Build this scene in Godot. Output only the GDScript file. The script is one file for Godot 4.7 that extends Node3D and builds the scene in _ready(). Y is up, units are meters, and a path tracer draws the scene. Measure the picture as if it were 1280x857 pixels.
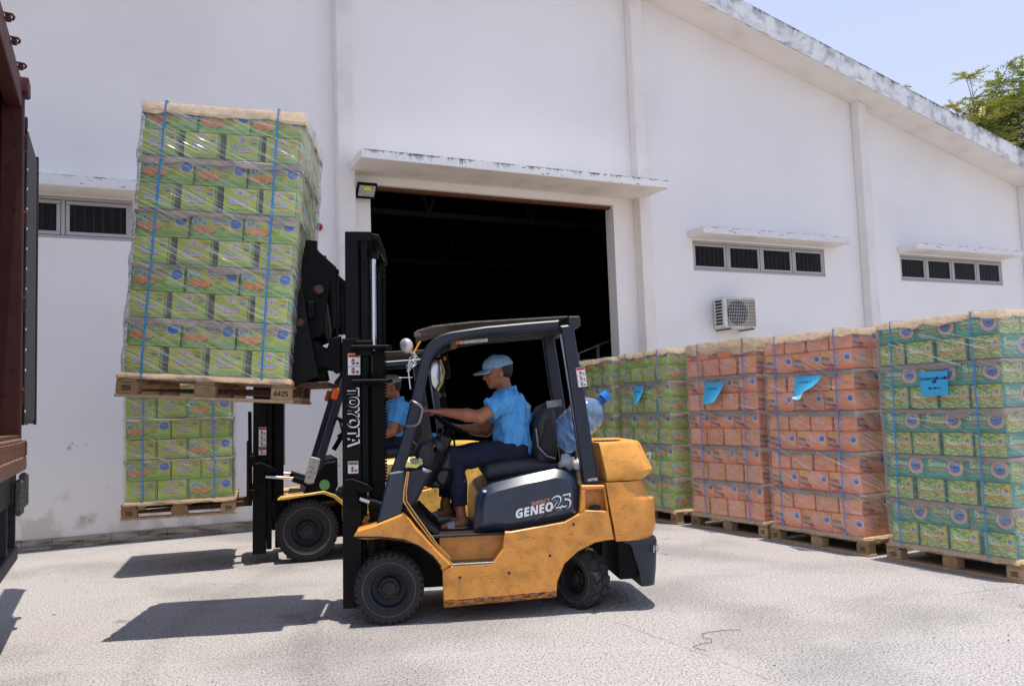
extends Node3D

const WALL_AT := Vector3(-4.249, 0.0, -9.988)
const WALL_TURN := 0.4493
var M := {}
var counts := {}
var serif: Font
var sans: Font
var noise := FastNoiseLite.new()


# ---------------------------------------------------------------- mesh builder
class MB:
	var v := PackedVector3Array()
	var n := PackedVector3Array()
	var u := PackedVector2Array()
	var xf := Transform3D.IDENTITY

	func tri(a: Vector3, b: Vector3, c: Vector3, na: Vector3, nb: Vector3, nc: Vector3, ua := Vector2.ZERO, ub := Vector2.ZERO, uc := Vector2.ZERO) -> void:
		var pa := xf * a
		var pb := xf * b
		var pc := xf * c
		var ma := (xf.basis * na).normalized()
		var mb := (xf.basis * nb).normalized()
		var mc := (xf.basis * nc).normalized()
		v.append(pa)
		n.append(ma)
		u.append(ua)
		if (pb - pa).cross(pc - pa).dot(ma + mb + mc) > 0.0:
			v.append(pc)
			v.append(pb)
			n.append(mc)
			n.append(mb)
			u.append(uc)
			u.append(ub)
		else:
			v.append(pb)
			v.append(pc)
			n.append(mb)
			n.append(mc)
			u.append(ub)
			u.append(uc)

	func flat(a: Vector3, b: Vector3, c: Vector3, out: Vector3) -> void:
		var m := (b - a).cross(c - a)
		if m.length_squared() < 1e-16:
			return
		if m.dot(out) < 0.0:
			m = -m
		m = m.normalized()
		tri(a, b, c, m, m, m)

	func quad(a: Vector3, b: Vector3, c: Vector3, d: Vector3, out: Vector3, uv := Rect2(0, 0, 1, 1)) -> void:
		# a lower left, b lower right, c upper right, d upper left
		var m := (b - a).cross(d - a)
		if m.length_squared() < 1e-18:
			m = (c - b).cross(d - b)
		if m.dot(out) < 0.0:
			m = -m
		m = m.normalized()
		var p := uv.position
		var q := uv.end
		tri(a, b, c, m, m, m, Vector2(p.x, q.y), q, Vector2(q.x, p.y))
		tri(a, c, d, m, m, m, Vector2(p.x, q.y), Vector2(q.x, p.y), p)

	func box(c: Vector3, s: Vector3, bev := 0.0, b := Basis.IDENTITY) -> void:
		var keep := xf
		xf = xf * Transform3D(b, c)
		var h := s * 0.5
		bev = minf(bev, minf(h.x, minf(h.y, h.z)) * 0.9)
		var i := h - Vector3.ONE * bev
		for ax in 3:
			var p := (ax + 1) % 3
			var q := (ax + 2) % 3
			for sg: float in [-1.0, 1.0]:
				var o := Vector3.ZERO
				o[ax] = sg
				var k := []
				for w: Vector2 in [Vector2(-1, -1), Vector2(1, -1), Vector2(1, 1), Vector2(-1, 1)]:
					var e := Vector3.ZERO
					e[ax] = sg * h[ax]
					e[p] = w.x * i[p]
					e[q] = w.y * i[q]
					k.append(e)
				quad(k[0], k[1], k[2], k[3], o)
			if bev > 0.0:
				for s1: float in [-1.0, 1.0]:
					for s2: float in [-1.0, 1.0]:
						var np := Vector3.ZERO
						np[p] = s1
						var nq := Vector3.ZERO
						nq[q] = s2
						var a0 := Vector3.ZERO
						a0[p] = s1 * h[p]
						a0[q] = s2 * i[q]
						var b0 := Vector3.ZERO
						b0[p] = s1 * i[p]
						b0[q] = s2 * h[q]
						var a1 := a0
						var b1 := b0
						a0[ax] = -i[ax]
						b0[ax] = -i[ax]
						a1[ax] = i[ax]
						b1[ax] = i[ax]
						tri(a0, a1, b1, np, np, nq)
						tri(a0, b1, b0, np, nq, nq)
		if bev > 0.0:
			for sx: float in [-1.0, 1.0]:
				for sy: float in [-1.0, 1.0]:
					for sz: float in [-1.0, 1.0]:
						tri(Vector3(sx * h.x, sy * i.y, sz * i.z), Vector3(sx * i.x, sy * h.y, sz * i.z), Vector3(sx * i.x, sy * i.y, sz * h.z), Vector3(sx, 0, 0), Vector3(0, sy, 0), Vector3(0, 0, sz))
		xf = keep

	func bar(a: Vector3, b: Vector3, w: float, d: float, bev := 0.0, up := Vector3.UP) -> void:
		var y := (b - a).normalized()
		var x := up.cross(y)
		if x.length() < 0.01:
			x = Vector3.RIGHT
		x = x.normalized()
		box((a + b) * 0.5, Vector3(w, (b - a).length(), d), bev, Basis(x, y, x.cross(y)))

	static func inset(p: PackedVector2Array, d: float) -> PackedVector2Array:
		var r := PackedVector2Array()
		var c := p.size()
		for i in c:
			var e0 := (p[i] - p[(i + c - 1) % c]).normalized()
			var e1 := (p[(i + 1) % c] - p[i]).normalized()
			var n0 := Vector2(-e0.y, e0.x)
			var n1 := Vector2(-e1.y, e1.x)
			var m := (n0 + n1)
			if m.length() < 0.1:
				m = n0
			m = m.normalized()
			r.append(p[i] + m * d / maxf(0.35, m.dot(n0)))
		return r

	func prism(poly: PackedVector2Array, z0: float, z1: float, bev := 0.0) -> void:
		var p := poly.duplicate()
		var area := 0.0
		for i in p.size():
			area += p[i].cross(p[(i + 1) % p.size()])
		if area < 0.0:
			p.reverse()
		var lo := minf(z0, z1)
		var hi := maxf(z0, z1)
		var q := inset(p, bev) if bev > 0.0 else p
		var t := Geometry2D.triangulate_polygon(q)
		for k in range(0, t.size(), 3):
			var a := q[t[k]]
			var b := q[t[k + 1]]
			var c := q[t[k + 2]]
			flat(Vector3(a.x, a.y, hi), Vector3(b.x, b.y, hi), Vector3(c.x, c.y, hi), Vector3.BACK)
			flat(Vector3(a.x, a.y, lo), Vector3(b.x, b.y, lo), Vector3(c.x, c.y, lo), Vector3.FORWARD)
		var c := p.size()
		for i in c:
			var j := (i + 1) % c
			var e := p[j] - p[i]
			var o := Vector3(e.y, -e.x, 0)
			var a := Vector3(p[i].x, p[i].y, lo + bev)
			var b := Vector3(p[j].x, p[j].y, lo + bev)
			var a1 := Vector3(p[i].x, p[i].y, hi - bev)
			var b1 := Vector3(p[j].x, p[j].y, hi - bev)
			flat(a, b, b1, o)
			flat(a, b1, a1, o)
			if bev > 0.0:
				var qa := Vector3(q[i].x, q[i].y, hi)
				var qb := Vector3(q[j].x, q[j].y, hi)
				flat(a1, b1, qb, o + Vector3.BACK * e.length())
				flat(a1, qb, qa, o + Vector3.BACK * e.length())
				qa.z = lo
				qb.z = lo
				flat(a, b, qb, o + Vector3.FORWARD * e.length())
				flat(a, qb, qa, o + Vector3.FORWARD * e.length())

	func loft(rings: Array, cap := true) -> void:
		var c: int = rings[0].size()
		var mids := []
		for r: PackedVector3Array in rings:
			var m := Vector3.ZERO
			for p in r:
				m += p
			mids.append(m / c)
		for k in rings.size() - 1:
			var r0: PackedVector3Array = rings[k]
			var r1: PackedVector3Array = rings[k + 1]
			var mid: Vector3 = (mids[k] + mids[k + 1]) * 0.5
			for i in c:
				var j := (i + 1) % c
				var o := (r0[i] + r0[j] + r1[i] + r1[j]) * 0.25 - mid
				flat(r0[i], r0[j], r1[j], o)
				flat(r0[i], r1[j], r1[i], o)
		if cap:
			var last := rings.size() - 1
			for i in c:
				var j := (i + 1) % c
				flat(rings[0][i], rings[0][j], mids[0], mids[0] - mids[1])
				flat(rings[last][i], rings[last][j], mids[last], mids[last] - mids[last - 1])

	func cyl(a: Vector3, b: Vector3, r0: float, r1 := -1.0, seg := 14, cap := true) -> void:
		if r1 < 0.0:
			r1 = r0
		var y := (b - a).normalized()
		var x := y.cross(Vector3.UP if absf(y.y) < 0.9 else Vector3.RIGHT).normalized()
		var z := x.cross(y)
		for i in seg:
			var t0 := TAU * i / seg
			var t1 := TAU * (i + 1) / seg
			var d0 := x * cos(t0) + z * sin(t0)
			var d1 := x * cos(t1) + z * sin(t1)
			tri(a + d0 * r0, a + d1 * r0, b + d1 * r1, d0, d1, d1)
			tri(a + d0 * r0, b + d1 * r1, b + d0 * r1, d0, d1, d0)
			if cap:
				tri(a, a + d0 * r0, a + d1 * r0, -y, -y, -y)
				tri(b, b + d0 * r1, b + d1 * r1, y, y, y)

	func tube(path: Array, r: float, seg := 6) -> void:
		var up := Vector3.UP
		var prev := []
		for k in path.size():
			var d: Vector3 = (path[mini(k + 1, path.size() - 1)] - path[maxi(k - 1, 0)]).normalized()
			var x := d.cross(up)
			if x.length() < 0.05:
				x = d.cross(Vector3.RIGHT)
			x = x.normalized()
			var z := x.cross(d)
			up = z if k == 0 else up
			var ring := []
			for i in seg:
				var t := TAU * i / seg
				ring.append(x * cos(t) + z * sin(t))
			if k > 0:
				for i in seg:
					var j := (i + 1) % seg
					var a: Vector3 = path[k - 1] + prev[i] * r
					var b: Vector3 = path[k - 1] + prev[j] * r
					var c: Vector3 = path[k] + ring[j] * r
					var e: Vector3 = path[k] + ring[i] * r
					tri(a, b, c, prev[i], prev[j], ring[j])
					tri(a, c, e, prev[i], ring[j], ring[i])
			if k == 0 or k == path.size() - 1:
				var o := -d if k == 0 else d
				for i in seg:
					tri(path[k], path[k] + ring[i] * r, path[k] + ring[(i + 1) % seg] * r, o, o, o)
			prev = ring
			up = z

	func lathe(prof: Array, seg := 32) -> void:
		# Vector2(radius, z) round the z axis
		for k in prof.size() - 1:
			var a: Vector2 = prof[k]
			var b: Vector2 = prof[k + 1]
			var e := b - a
			for i in seg:
				var t0 := TAU * i / seg
				var t1 := TAU * (i + 1) / seg
				var d0 := Vector3(cos(t0), sin(t0), 0)
				var d1 := Vector3(cos(t1), sin(t1), 0)
				var nn := Vector2(e.y, -e.x)
				var o := (d0 + d1) * 0.5 * nn.x + Vector3.BACK * nn.y
				var pa := d0 * a.x + Vector3.BACK * a.y
				var pb := d1 * a.x + Vector3.BACK * a.y
				var pc := d1 * b.x + Vector3.BACK * b.y
				var pd := d0 * b.x + Vector3.BACK * b.y
				flat(pa, pb, pc, o)
				flat(pa, pc, pd, o)

	func ball(c: Vector3, r: Vector3, seg := 14, b := Basis.IDENTITY) -> void:
		var keep := xf
		xf = xf * Transform3D(b, c)
		var rows := seg / 2
		for k in rows:
			for i in seg:
				var p := []
				var m := []
				for w in [[k, i], [k, i + 1], [k + 1, i + 1], [k + 1, i]]:
					var th: float = PI * w[0] / rows
					var ph: float = TAU * w[1] / seg
					var d := Vector3(sin(th) * cos(ph), cos(th), sin(th) * sin(ph))
					p.append(d * r)
					m.append((d / r).normalized())
				if k > 0:
					tri(p[0], p[1], p[2], m[0], m[1], m[2])
				if k < rows - 1:
					tri(p[0], p[2], p[3], m[0], m[2], m[3])
				elif k == rows - 1:
					tri(p[0], p[1], p[2], m[0], m[1], m[2])
		xf = keep

	func soften(deg := 40.0) -> MB:
		var lim := cos(deg_to_rad(deg))
		var at := {}
		for i in v.size():
			var key := Vector3i((v[i] * 4000.0).round())
			if not at.has(key):
				at[key] = PackedInt32Array()
			at[key].append(i)
		var m := n.duplicate()
		for key: Vector3i in at:
			var l: PackedInt32Array = at[key]
			for i in l:
				var s := Vector3.ZERO
				for j in l:
					if n[i].dot(n[j]) > lim:
						s += n[j]
				m[i] = s.normalized()
		n = m
		return self

	func crumple(f: FastNoiseLite, amount: float) -> MB:
		for i in v.size():
			v[i] += n[i] * f.get_noise_3dv(v[i]) * amount
		return self

	func mesh(tangents := false) -> ArrayMesh:
		var arr := []
		arr.resize(Mesh.ARRAY_MAX)
		arr[Mesh.ARRAY_VERTEX] = v
		arr[Mesh.ARRAY_NORMAL] = n
		arr[Mesh.ARRAY_TEX_UV] = u
		var m := ArrayMesh.new()
		m.add_surface_from_arrays(Mesh.PRIMITIVE_TRIANGLES, arr)
		if tangents:
			var st := SurfaceTool.new()
			st.create_from(m, 0)
			st.generate_tangents()
			return st.commit()
		return m


# ---------------------------------------------------------------- smooth bodies: a distance field meshed as surface nets
class Field:
	var o: Vector3
	var h: float
	var nx: int
	var ny: int
	var nz: int
	var d := PackedFloat32Array()

	func _init(lo: Vector3, hi: Vector3, cell: float) -> void:
		o = lo
		h = cell
		nx = int((hi.x - lo.x) / cell) + 2
		ny = int((hi.y - lo.y) / cell) + 2
		nz = int((hi.z - lo.z) / cell) + 2
		d.resize(nx * ny * nz)
		d.fill(1.0)

	func cap(a: Vector3, b: Vector3, ra: float, rb: float, k := 0.02) -> void:
		var mg := maxf(ra, rb) + k + h * 2.5
		var lo := (Vector3(minf(a.x, b.x), minf(a.y, b.y), minf(a.z, b.z)) - Vector3.ONE * mg - o) / h
		var hi := (Vector3(maxf(a.x, b.x), maxf(a.y, b.y), maxf(a.z, b.z)) + Vector3.ONE * mg - o) / h
		var ba := b - a
		var inv := 1.0 / maxf(ba.length_squared(), 1e-9)
		for iz in range(maxi(0, int(lo.z)), mini(nz, int(hi.z) + 1)):
			for iy in range(maxi(0, int(lo.y)), mini(ny, int(hi.y) + 1)):
				var row := (iz * ny + iy) * nx
				for ix in range(maxi(0, int(lo.x)), mini(nx, int(hi.x) + 1)):
					var pa := o + Vector3(ix, iy, iz) * h - a
					var t := clampf(pa.dot(ba) * inv, 0.0, 1.0)
					var s := (pa - ba * t).length() - lerpf(ra, rb, t)
					var old := d[row + ix]
					var e := maxf(k - absf(old - s), 0.0) / k
					d[row + ix] = minf(old, s) - e * e * k * 0.25

	func ell(c: Vector3, r: Vector3, b := Basis.IDENTITY, k := 0.02) -> void:
		var big := maxf(r.x, maxf(r.y, r.z)) + k + h * 2.5
		var lo := (c - Vector3.ONE * big - o) / h
		var hi := (c + Vector3.ONE * big - o) / h
		var bt := b.transposed()
		for iz in range(maxi(0, int(lo.z)), mini(nz, int(hi.z) + 1)):
			for iy in range(maxi(0, int(lo.y)), mini(ny, int(hi.y) + 1)):
				var row := (iz * ny + iy) * nx
				for ix in range(maxi(0, int(lo.x)), mini(nx, int(hi.x) + 1)):
					var p := bt * (o + Vector3(ix, iy, iz) * h - c)
					var k0 := (p / r).length()
					var k1 := maxf((p / (r * r)).length(), 1e-6)
					var s := k0 * (k0 - 1.0) / k1
					var old := d[row + ix]
					var e := maxf(k - absf(old - s), 0.0) / k
					d[row + ix] = minf(old, s) - e * e * k * 0.25

	# takes away what lies beyond the plane, within reach of the point
	func cut(p: Vector3, nrm: Vector3, reach := 9.0) -> void:
		for iz in nz:
			for iy in ny:
				var row := (iz * ny + iy) * nx
				for ix in nx:
					if d[row + ix] < 0.05:
						var q := o + Vector3(ix, iy, iz) * h - p
						if q.length_squared() < reach * reach:
							d[row + ix] = maxf(d[row + ix], q.dot(nrm))

	func wrinkle(f: FastNoiseLite, amount: float, squash := Vector3.ONE) -> void:
		for iz in nz:
			for iy in ny:
				var row := (iz * ny + iy) * nx
				for ix in nx:
					if absf(d[row + ix]) < 0.03:
						d[row + ix] += f.get_noise_3dv((o + Vector3(ix, iy, iz) * h) * squash) * amount

	func at(ix: int, iy: int, iz: int) -> float:
		return d[(clampi(iz, 0, nz - 1) * ny + clampi(iy, 0, ny - 1)) * nx + clampi(ix, 0, nx - 1)]

	func net(mb: MB) -> void:
		var id := {}
		var pos := PackedVector3Array()
		var nor := PackedVector3Array()
		var near := h * 2.2
		for iz in nz - 1:
			for iy in ny - 1:
				var row := (iz * ny + iy) * nx
				for ix in nx - 1:
					if absf(d[row + ix]) > near:
						continue
					var c := [at(ix, iy, iz), at(ix + 1, iy, iz), at(ix, iy + 1, iz), at(ix + 1, iy + 1, iz), at(ix, iy, iz + 1), at(ix + 1, iy, iz + 1), at(ix, iy + 1, iz + 1), at(ix + 1, iy + 1, iz + 1)]
					var inside := 0
					for x: float in c:
						if x < 0.0:
							inside += 1
					if inside == 0 or inside == 8:
						continue
					var s := Vector3.ZERO
					var q := 0
					for e in [[0, 1], [2, 3], [4, 5], [6, 7], [0, 2], [1, 3], [4, 6], [5, 7], [0, 4], [1, 5], [2, 6], [3, 7]]:
						var fa: float = c[e[0]]
						var fb: float = c[e[1]]
						if (fa < 0.0) != (fb < 0.0):
							var pa := Vector3(e[0] & 1, (e[0] >> 1) & 1, e[0] >> 2)
							var pb := Vector3(e[1] & 1, (e[1] >> 1) & 1, e[1] >> 2)
							s += pa.lerp(pb, fa / (fa - fb))
							q += 1
					id[row + ix] = pos.size()
					pos.append(o + (Vector3(ix, iy, iz) + s / q) * h)
					var g := Vector3(c[1] + c[3] + c[5] + c[7] - c[0] - c[2] - c[4] - c[6], c[2] + c[3] + c[6] + c[7] - c[0] - c[1] - c[4] - c[5], c[4] + c[5] + c[6] + c[7] - c[0] - c[1] - c[2] - c[3])
					nor.append(g.normalized())
		var st := [1, nx, nx * ny]
		for key: int in id:
			var ix := key % nx
			var iy := (key / nx) % ny
			var iz := key / (nx * ny)
			var co := [ix, iy, iz]
			for ax in 3:
				var p: int = st[(ax + 1) % 3]
				var q: int = st[(ax + 2) % 3]
				if co[(ax + 1) % 3] == 0 or co[(ax + 2) % 3] == 0:
					continue
				if (d[key] < 0.0) == (d[key + st[ax]] < 0.0):
					continue
				if not (id.has(key - p) and id.has(key - q) and id.has(key - p - q)):
					continue
				var a: int = id[key]
				var b: int = id[key - p]
				var c: int = id[key - p - q]
				var e: int = id[key - q]
				mb.tri(pos[a], pos[b], pos[c], nor[a], nor[b], nor[c])
				mb.tri(pos[a], pos[c], pos[e], nor[a], nor[c], nor[e])


# ---------------------------------------------------------------- node helpers
func numbered(parent: Node, base: String) -> String:
	var key := str(parent.get_instance_id()) + base
	var k: int = counts.get(key, 0)
	counts[key] = k + 1
	return base if k == 0 else "%s_%03d" % [base, k]


func thing(called: String, label: String, category: String, at: Transform3D, group := "") -> Node3D:
	var o := Node3D.new()
	o.name = numbered(self, called)
	o.transform = at
	add_child(o, true)
	o.set_meta("label", label)
	o.set_meta("category", category)
	if group != "":
		o.set_meta("group", group)
	return o


func put(mb: MB, called: String, m: Material, parent: Node, label := "") -> MeshInstance3D:
	return place(mb.mesh(), called, m, parent, Transform3D.IDENTITY, label)


func place(mesh: Mesh, called: String, m: Material, parent: Node, at := Transform3D.IDENTITY, label := "") -> MeshInstance3D:
	var o := MeshInstance3D.new()
	o.mesh = mesh
	o.material_override = m
	o.name = numbered(parent, called)
	o.transform = at
	parent.add_child(o, true)
	if label != "":
		o.set_meta("label", label)
	return o


func yaw(a: float, p: Vector3) -> Transform3D:
	return Transform3D(Basis(Vector3.UP, a), p)


func V2(a: Array) -> PackedVector2Array:
	var r := PackedVector2Array()
	for i in range(0, a.size(), 2):
		r.append(Vector2(a[i], a[i + 1]))
	return r


# ---------------------------------------------------------------- materials
func rgb(r: float, g: float, b: float) -> Color:
	return Color(r / 255.0, g / 255.0, b / 255.0)


func fresh(c: Color, rough := 0.6, metal := 0.0) -> StandardMaterial3D:
	var m := StandardMaterial3D.new()
	m.albedo_color = c
	m.roughness = rough
	m.metallic = metal
	return m


func noise_tex(freq: float, octaves: int, sd: int, stops: Array, size := 512, kind := FastNoiseLite.TYPE_SIMPLEX_SMOOTH, bump := 0.0) -> NoiseTexture2D:
	var f := FastNoiseLite.new()
	f.noise_type = kind
	f.frequency = freq
	f.fractal_octaves = octaves
	f.seed = sd
	var t := NoiseTexture2D.new()
	t.width = size
	t.height = size
	t.seamless = true
	t.noise = f
	if bump > 0.0:
		t.as_normal_map = true
		t.bump_strength = bump
	elif stops.size():
		var g := Gradient.new()
		var off := PackedFloat32Array()
		var col := PackedColorArray()
		for s in stops:
			off.append(s[0])
			col.append(s[1])
		g.offsets = off
		g.colors = col
		t.color_ramp = g
	return t


func grey(x: float) -> Color:
	return Color(x, x, x)


# a painted or worn surface: its colour times a mottled texture laid on from three sides
func worn(c: Color, rough: float, metal: float, tex: Texture2D, scale := Vector3.ONE, world := false) -> StandardMaterial3D:
	var m := fresh(c, rough, metal)
	m.albedo_texture = tex
	m.uv1_triplanar = true
	m.uv1_world_triplanar = world
	m.uv1_scale = scale
	return m


func second(m: StandardMaterial3D, tex: Texture2D, scale: Vector3, world := false) -> StandardMaterial3D:
	m.detail_enabled = true
	m.detail_blend_mode = BaseMaterial3D.BLEND_MODE_MUL
	m.detail_albedo = tex
	m.detail_uv_layer = BaseMaterial3D.DETAIL_UV_2
	m.uv2_triplanar = true
	m.uv2_world_triplanar = world
	m.uv2_scale = scale
	return m


func relief(m: StandardMaterial3D, tex: Texture2D, cm: float) -> StandardMaterial3D:
	m.heightmap_enabled = true
	m.heightmap_texture = tex
	m.heightmap_scale = cm
	return m


func pane(c: Color, rough := 0.05) -> StandardMaterial3D:
	var m := fresh(c, rough)
	m.transparency = BaseMaterial3D.TRANSPARENCY_ALPHA
	return m


func materials() -> void:
	var mottle := noise_tex(0.012, 4, 3, [[0.0, grey(0.78)], [0.5, grey(0.94)], [1.0, grey(1.0)]])
	var grime := noise_tex(0.02, 5, 8, [[0.0, grey(0.45)], [0.28, grey(0.72)], [0.5, grey(0.95)], [1.0, grey(1.0)]])
	var scratch := noise_tex(0.03, 4, 21, [[0.0, grey(0.3)], [0.1, grey(0.5)], [0.2, grey(0.96)], [1.0, grey(1.0)]])
	var dust := noise_tex(0.012, 5, 9, [[0.0, grey(0.8)], [0.35, grey(0.93)], [0.6, grey(1.0)], [1.0, grey(1.0)]])
	var fine := noise_tex(0.25, 3, 5, [[0.0, grey(0.72)], [0.5, grey(0.95)], [1.0, grey(1.0)]])
	var wood := noise_tex(0.02, 4, 12, [[0.0, grey(0.62)], [0.45, grey(0.86)], [1.0, grey(1.0)]])
	M.wood = []
	for c: Color in [rgb(196, 164, 122), rgb(178, 144, 104), rgb(208, 178, 138), rgb(160, 128, 92)]:
		M.wood.append(worn(c, 0.85, 0.0, wood, Vector3(1.2, 14.0, 14.0)))
	M.wood_dark = worn(rgb(120, 88, 60), 0.9, 0.0, wood, Vector3(2, 9, 9))
	M.kraft = worn(rgb(196, 168, 132), 0.75, 0.0, mottle, Vector3(2, 2, 2))
	M.kraft_old = worn(rgb(158, 140, 122), 0.7, 0.0, mottle, Vector3(2, 2, 2))
	M.kraft_top = worn(rgb(214, 186, 146), 0.75, 0.0, mottle, Vector3(2, 2, 2))
	M.strap = fresh(rgb(52, 144, 212), 0.4)
	M.note = fresh(rgb(64, 172, 222), 0.7)
	M.note_back = fresh(rgb(170, 226, 240), 0.7)
	M.print_dark = fresh(rgb(20, 30, 60), 0.7)
	M.stamp = fresh(rgb(52, 40, 32), 0.9)
	var film := pane(Color(0.95, 0.96, 0.97, 0.075), 0.22)
	film.normal_enabled = true
	film.normal_scale = 0.7
	film.normal_texture = noise_tex(0.02, 3, 44, [], 512, FastNoiseLite.TYPE_SIMPLEX_SMOOTH, 16.0)
	M.film = film
	# folds and bands of the film: milky where several layers lie together
	var folds := fresh(Color(0.97, 0.97, 0.98), 0.3)
	folds.transparency = BaseMaterial3D.TRANSPARENCY_ALPHA
	folds.albedo_texture = noise_tex(0.02, 4, 91, [[0.0, Color(1, 1, 1, 0.0)], [0.5, Color(1, 1, 1, 0.0)], [0.62, Color(1, 1, 1, 0.06)], [0.76, Color(1, 1, 1, 0.17)], [1.0, Color(1, 1, 1, 0.5)]], 512)
	M.folds = folds
	var cloudy: StandardMaterial3D = folds.duplicate()
	cloudy.albedo_texture = noise_tex(0.018, 4, 92, [[0.0, Color(1, 1, 1, 0.0)], [0.44, Color(1, 1, 1, 0.02)], [0.58, Color(1, 1, 1, 0.1)], [0.7, Color(1, 1, 1, 0.26)], [1.0, Color(1, 1, 1, 0.75)]], 512)
	M.folds_cloudy = cloudy
	M.strand = pane(Color(0.97, 0.97, 0.97, 0.4), 0.2)
	# building
	var wall := worn(rgb(236, 235, 235), 0.8, 0.0, noise_tex(0.004, 5, 31, [[0.0, grey(0.9)], [0.4, grey(0.965)], [1.0, grey(1.0)]]), Vector3(0.14, 0.14, 0.14), true)
	relief(wall, noise_tex(0.02, 4, 77, []), 0.25)
	M.wall_plain = wall
	M.trim = worn(rgb(240, 234, 227), 0.8, 0.0, noise_tex(0.01, 5, 32, [[0.0, grey(0.9)], [0.4, grey(0.97)], [1.0, grey(1.0)]]), Vector3(0.3, 0.3, 0.3), true)
	M.plinth = worn(rgb(198, 190, 178), 0.9, 0.0, noise_tex(0.018, 5, 55, [[0.0, rgb(84, 76, 66)], [0.3, rgb(140, 130, 118)], [0.46, rgb(214, 208, 198)], [1.0, grey(1.0)]]), Vector3(0.3, 1.6, 0.3), true)
	relief(M.plinth, noise_tex(0.03, 4, 78, []), 2.0)
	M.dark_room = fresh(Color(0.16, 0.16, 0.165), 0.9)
	M.dark_steel = fresh(Color(0.12, 0.12, 0.13), 0.8)
	M.rust_beam = worn(rgb(112, 70, 46), 0.8, 0.3, grime, Vector3(2, 2, 2))
	M.roofing = fresh(rgb(150, 150, 150), 0.6)
	M.alu = fresh(rgb(176, 174, 172), 0.45, 0.35)
	M.glass = pane(Color(0.05, 0.04, 0.03, 0.5), 0.2)
	M.glass.metallic_specular = 0.25
	M.bars = fresh(rgb(170, 136, 100), 0.7)
	M.ac_white = worn(rgb(226, 224, 218), 0.5, 0.0, mottle, Vector3(3, 3, 3))
	M.ac_grey = fresh(rgb(150, 138, 122), 0.6)
	M.ac_dark = fresh(Color(0.1, 0.1, 0.1), 0.6)
	M.galv = worn(rgb(92, 94, 96), 0.5, 0.4, mottle, Vector3(4, 4, 4))
	M.black = worn(rgb(10, 11, 12), 0.5, 0.0, dust, Vector3(1.4, 1.4, 1.4))
	M.black.metallic_specular = 0.25
	M.black_dusty = second(worn(rgb(14, 14, 15), 0.55, 0.0, dust, Vector3(1.2, 1.2, 1.2)), scratch, Vector3(1.2, 3.0, 1.2))
	M.rust = worn(rgb(86, 58, 44), 0.8, 0.2, grime, Vector3(3, 3, 3))
	M.rubber = worn(rgb(44, 43, 43), 0.85, 0.0, dust, Vector3(3, 3, 3))
	M.rubber_dust = worn(rgb(112, 106, 100), 0.95, 0.0, grime, Vector3(3, 3, 3))
	M.rim = worn(rgb(40, 42, 48), 0.6, 0.2, grime, Vector3(3, 3, 3))
	M.chrome = fresh(rgb(205, 206, 208), 0.18, 0.95)
	M.steel_pale = worn(rgb(206, 206, 206), 0.35, 0.5, dust, Vector3(4, 4, 4))
	M.steel = worn(rgb(140, 140, 142), 0.35, 0.8, mottle, Vector3(4, 4, 4))
	M.orange = second(worn(rgb(232, 156, 62), 0.42, 0.0, dust, Vector3(0.9, 0.9, 0.9)), scratch, Vector3(1.1, 4.5, 1.1))
	M.orange.clearcoat_enabled = true
	M.orange.clearcoat = 0.25
	M.orange.clearcoat_roughness = 0.3
	M.black_dusty.metallic_specular = 0.3
	M.orange_top = second(worn(rgb(236, 166, 72), 0.42, 0.0, dust, Vector3(0.8, 0.8, 0.8)), scratch, Vector3(0.8, 1.6, 0.8))
	M.lining = fresh(rgb(54, 57, 57), 0.7)
	M.scraped = second(worn(rgb(196, 124, 54), 0.6, 0.0, grime, Vector3(2, 5, 2)), noise_tex(0.02, 5, 33, [[0.0, grey(0.12)], [0.34, grey(0.25)], [0.42, grey(0.9)], [1.0, grey(1.0)]]), Vector3(1.2, 12.0, 1.2))
	M.yellow = second(worn(rgb(238, 188, 88), 0.42, 0.0, dust, Vector3(0.7, 0.7, 0.7)), scratch, Vector3(0.8, 1.6, 0.8))
	M.navy = worn(rgb(28, 44, 66), 0.33, 0.0, dust, Vector3(1.1, 1.1, 1.1))
	M.navy.clearcoat_enabled = true
	M.navy.clearcoat = 0.4
	M.navy.clearcoat_roughness = 0.25
	M.navy_frame = second(worn(rgb(27, 35, 50), 0.42, 0.0, dust, Vector3(1.3, 1.3, 1.3)), scratch, Vector3(2, 2, 2))
	M.roof_sheet = worn(rgb(120, 112, 104), 0.7, 0.1, grime, Vector3(2, 2, 2))
	M.vinyl = worn(rgb(44, 45, 48), 0.5, 0.0, fine, Vector3(2, 2, 2))
	M.grey_panel = worn(rgb(190, 188, 182), 0.5, 0.1, grime, Vector3(3, 3, 3))
	M.white = fresh(rgb(232, 232, 230), 0.5)
	M.amber = fresh(rgb(220, 90, 20), 0.25)
	M.green_tag = fresh(rgb(92, 150, 96), 0.5)
	M.yellow_tape = fresh(rgb(214, 206, 120), 0.6)
	M.yellow_print = fresh(rgb(214, 180, 70), 0.7)
	M.red_light = fresh(rgb(150, 20, 16), 0.25)
	# people
	M.skin = fresh(rgb(164, 104, 74), 0.5)
	M.skin.subsurf_scatter_enabled = true
	M.skin.subsurf_scatter_strength = 0.06
	M.hair = fresh(rgb(22, 19, 18), 0.55)
	M.shirt = worn(rgb(92, 178, 244), 0.85, 0.0, fine, Vector3(6, 6, 6))
	M.shirt.rim_enabled = true
	M.shirt.rim = 0.15
	M.cap_blue = worn(rgb(146, 184, 216), 0.85, 0.0, fine, Vector3(8, 8, 8))
	M.cap_grey = worn(rgb(158, 158, 160), 0.85, 0.0, fine, Vector3(8, 8, 8))
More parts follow.
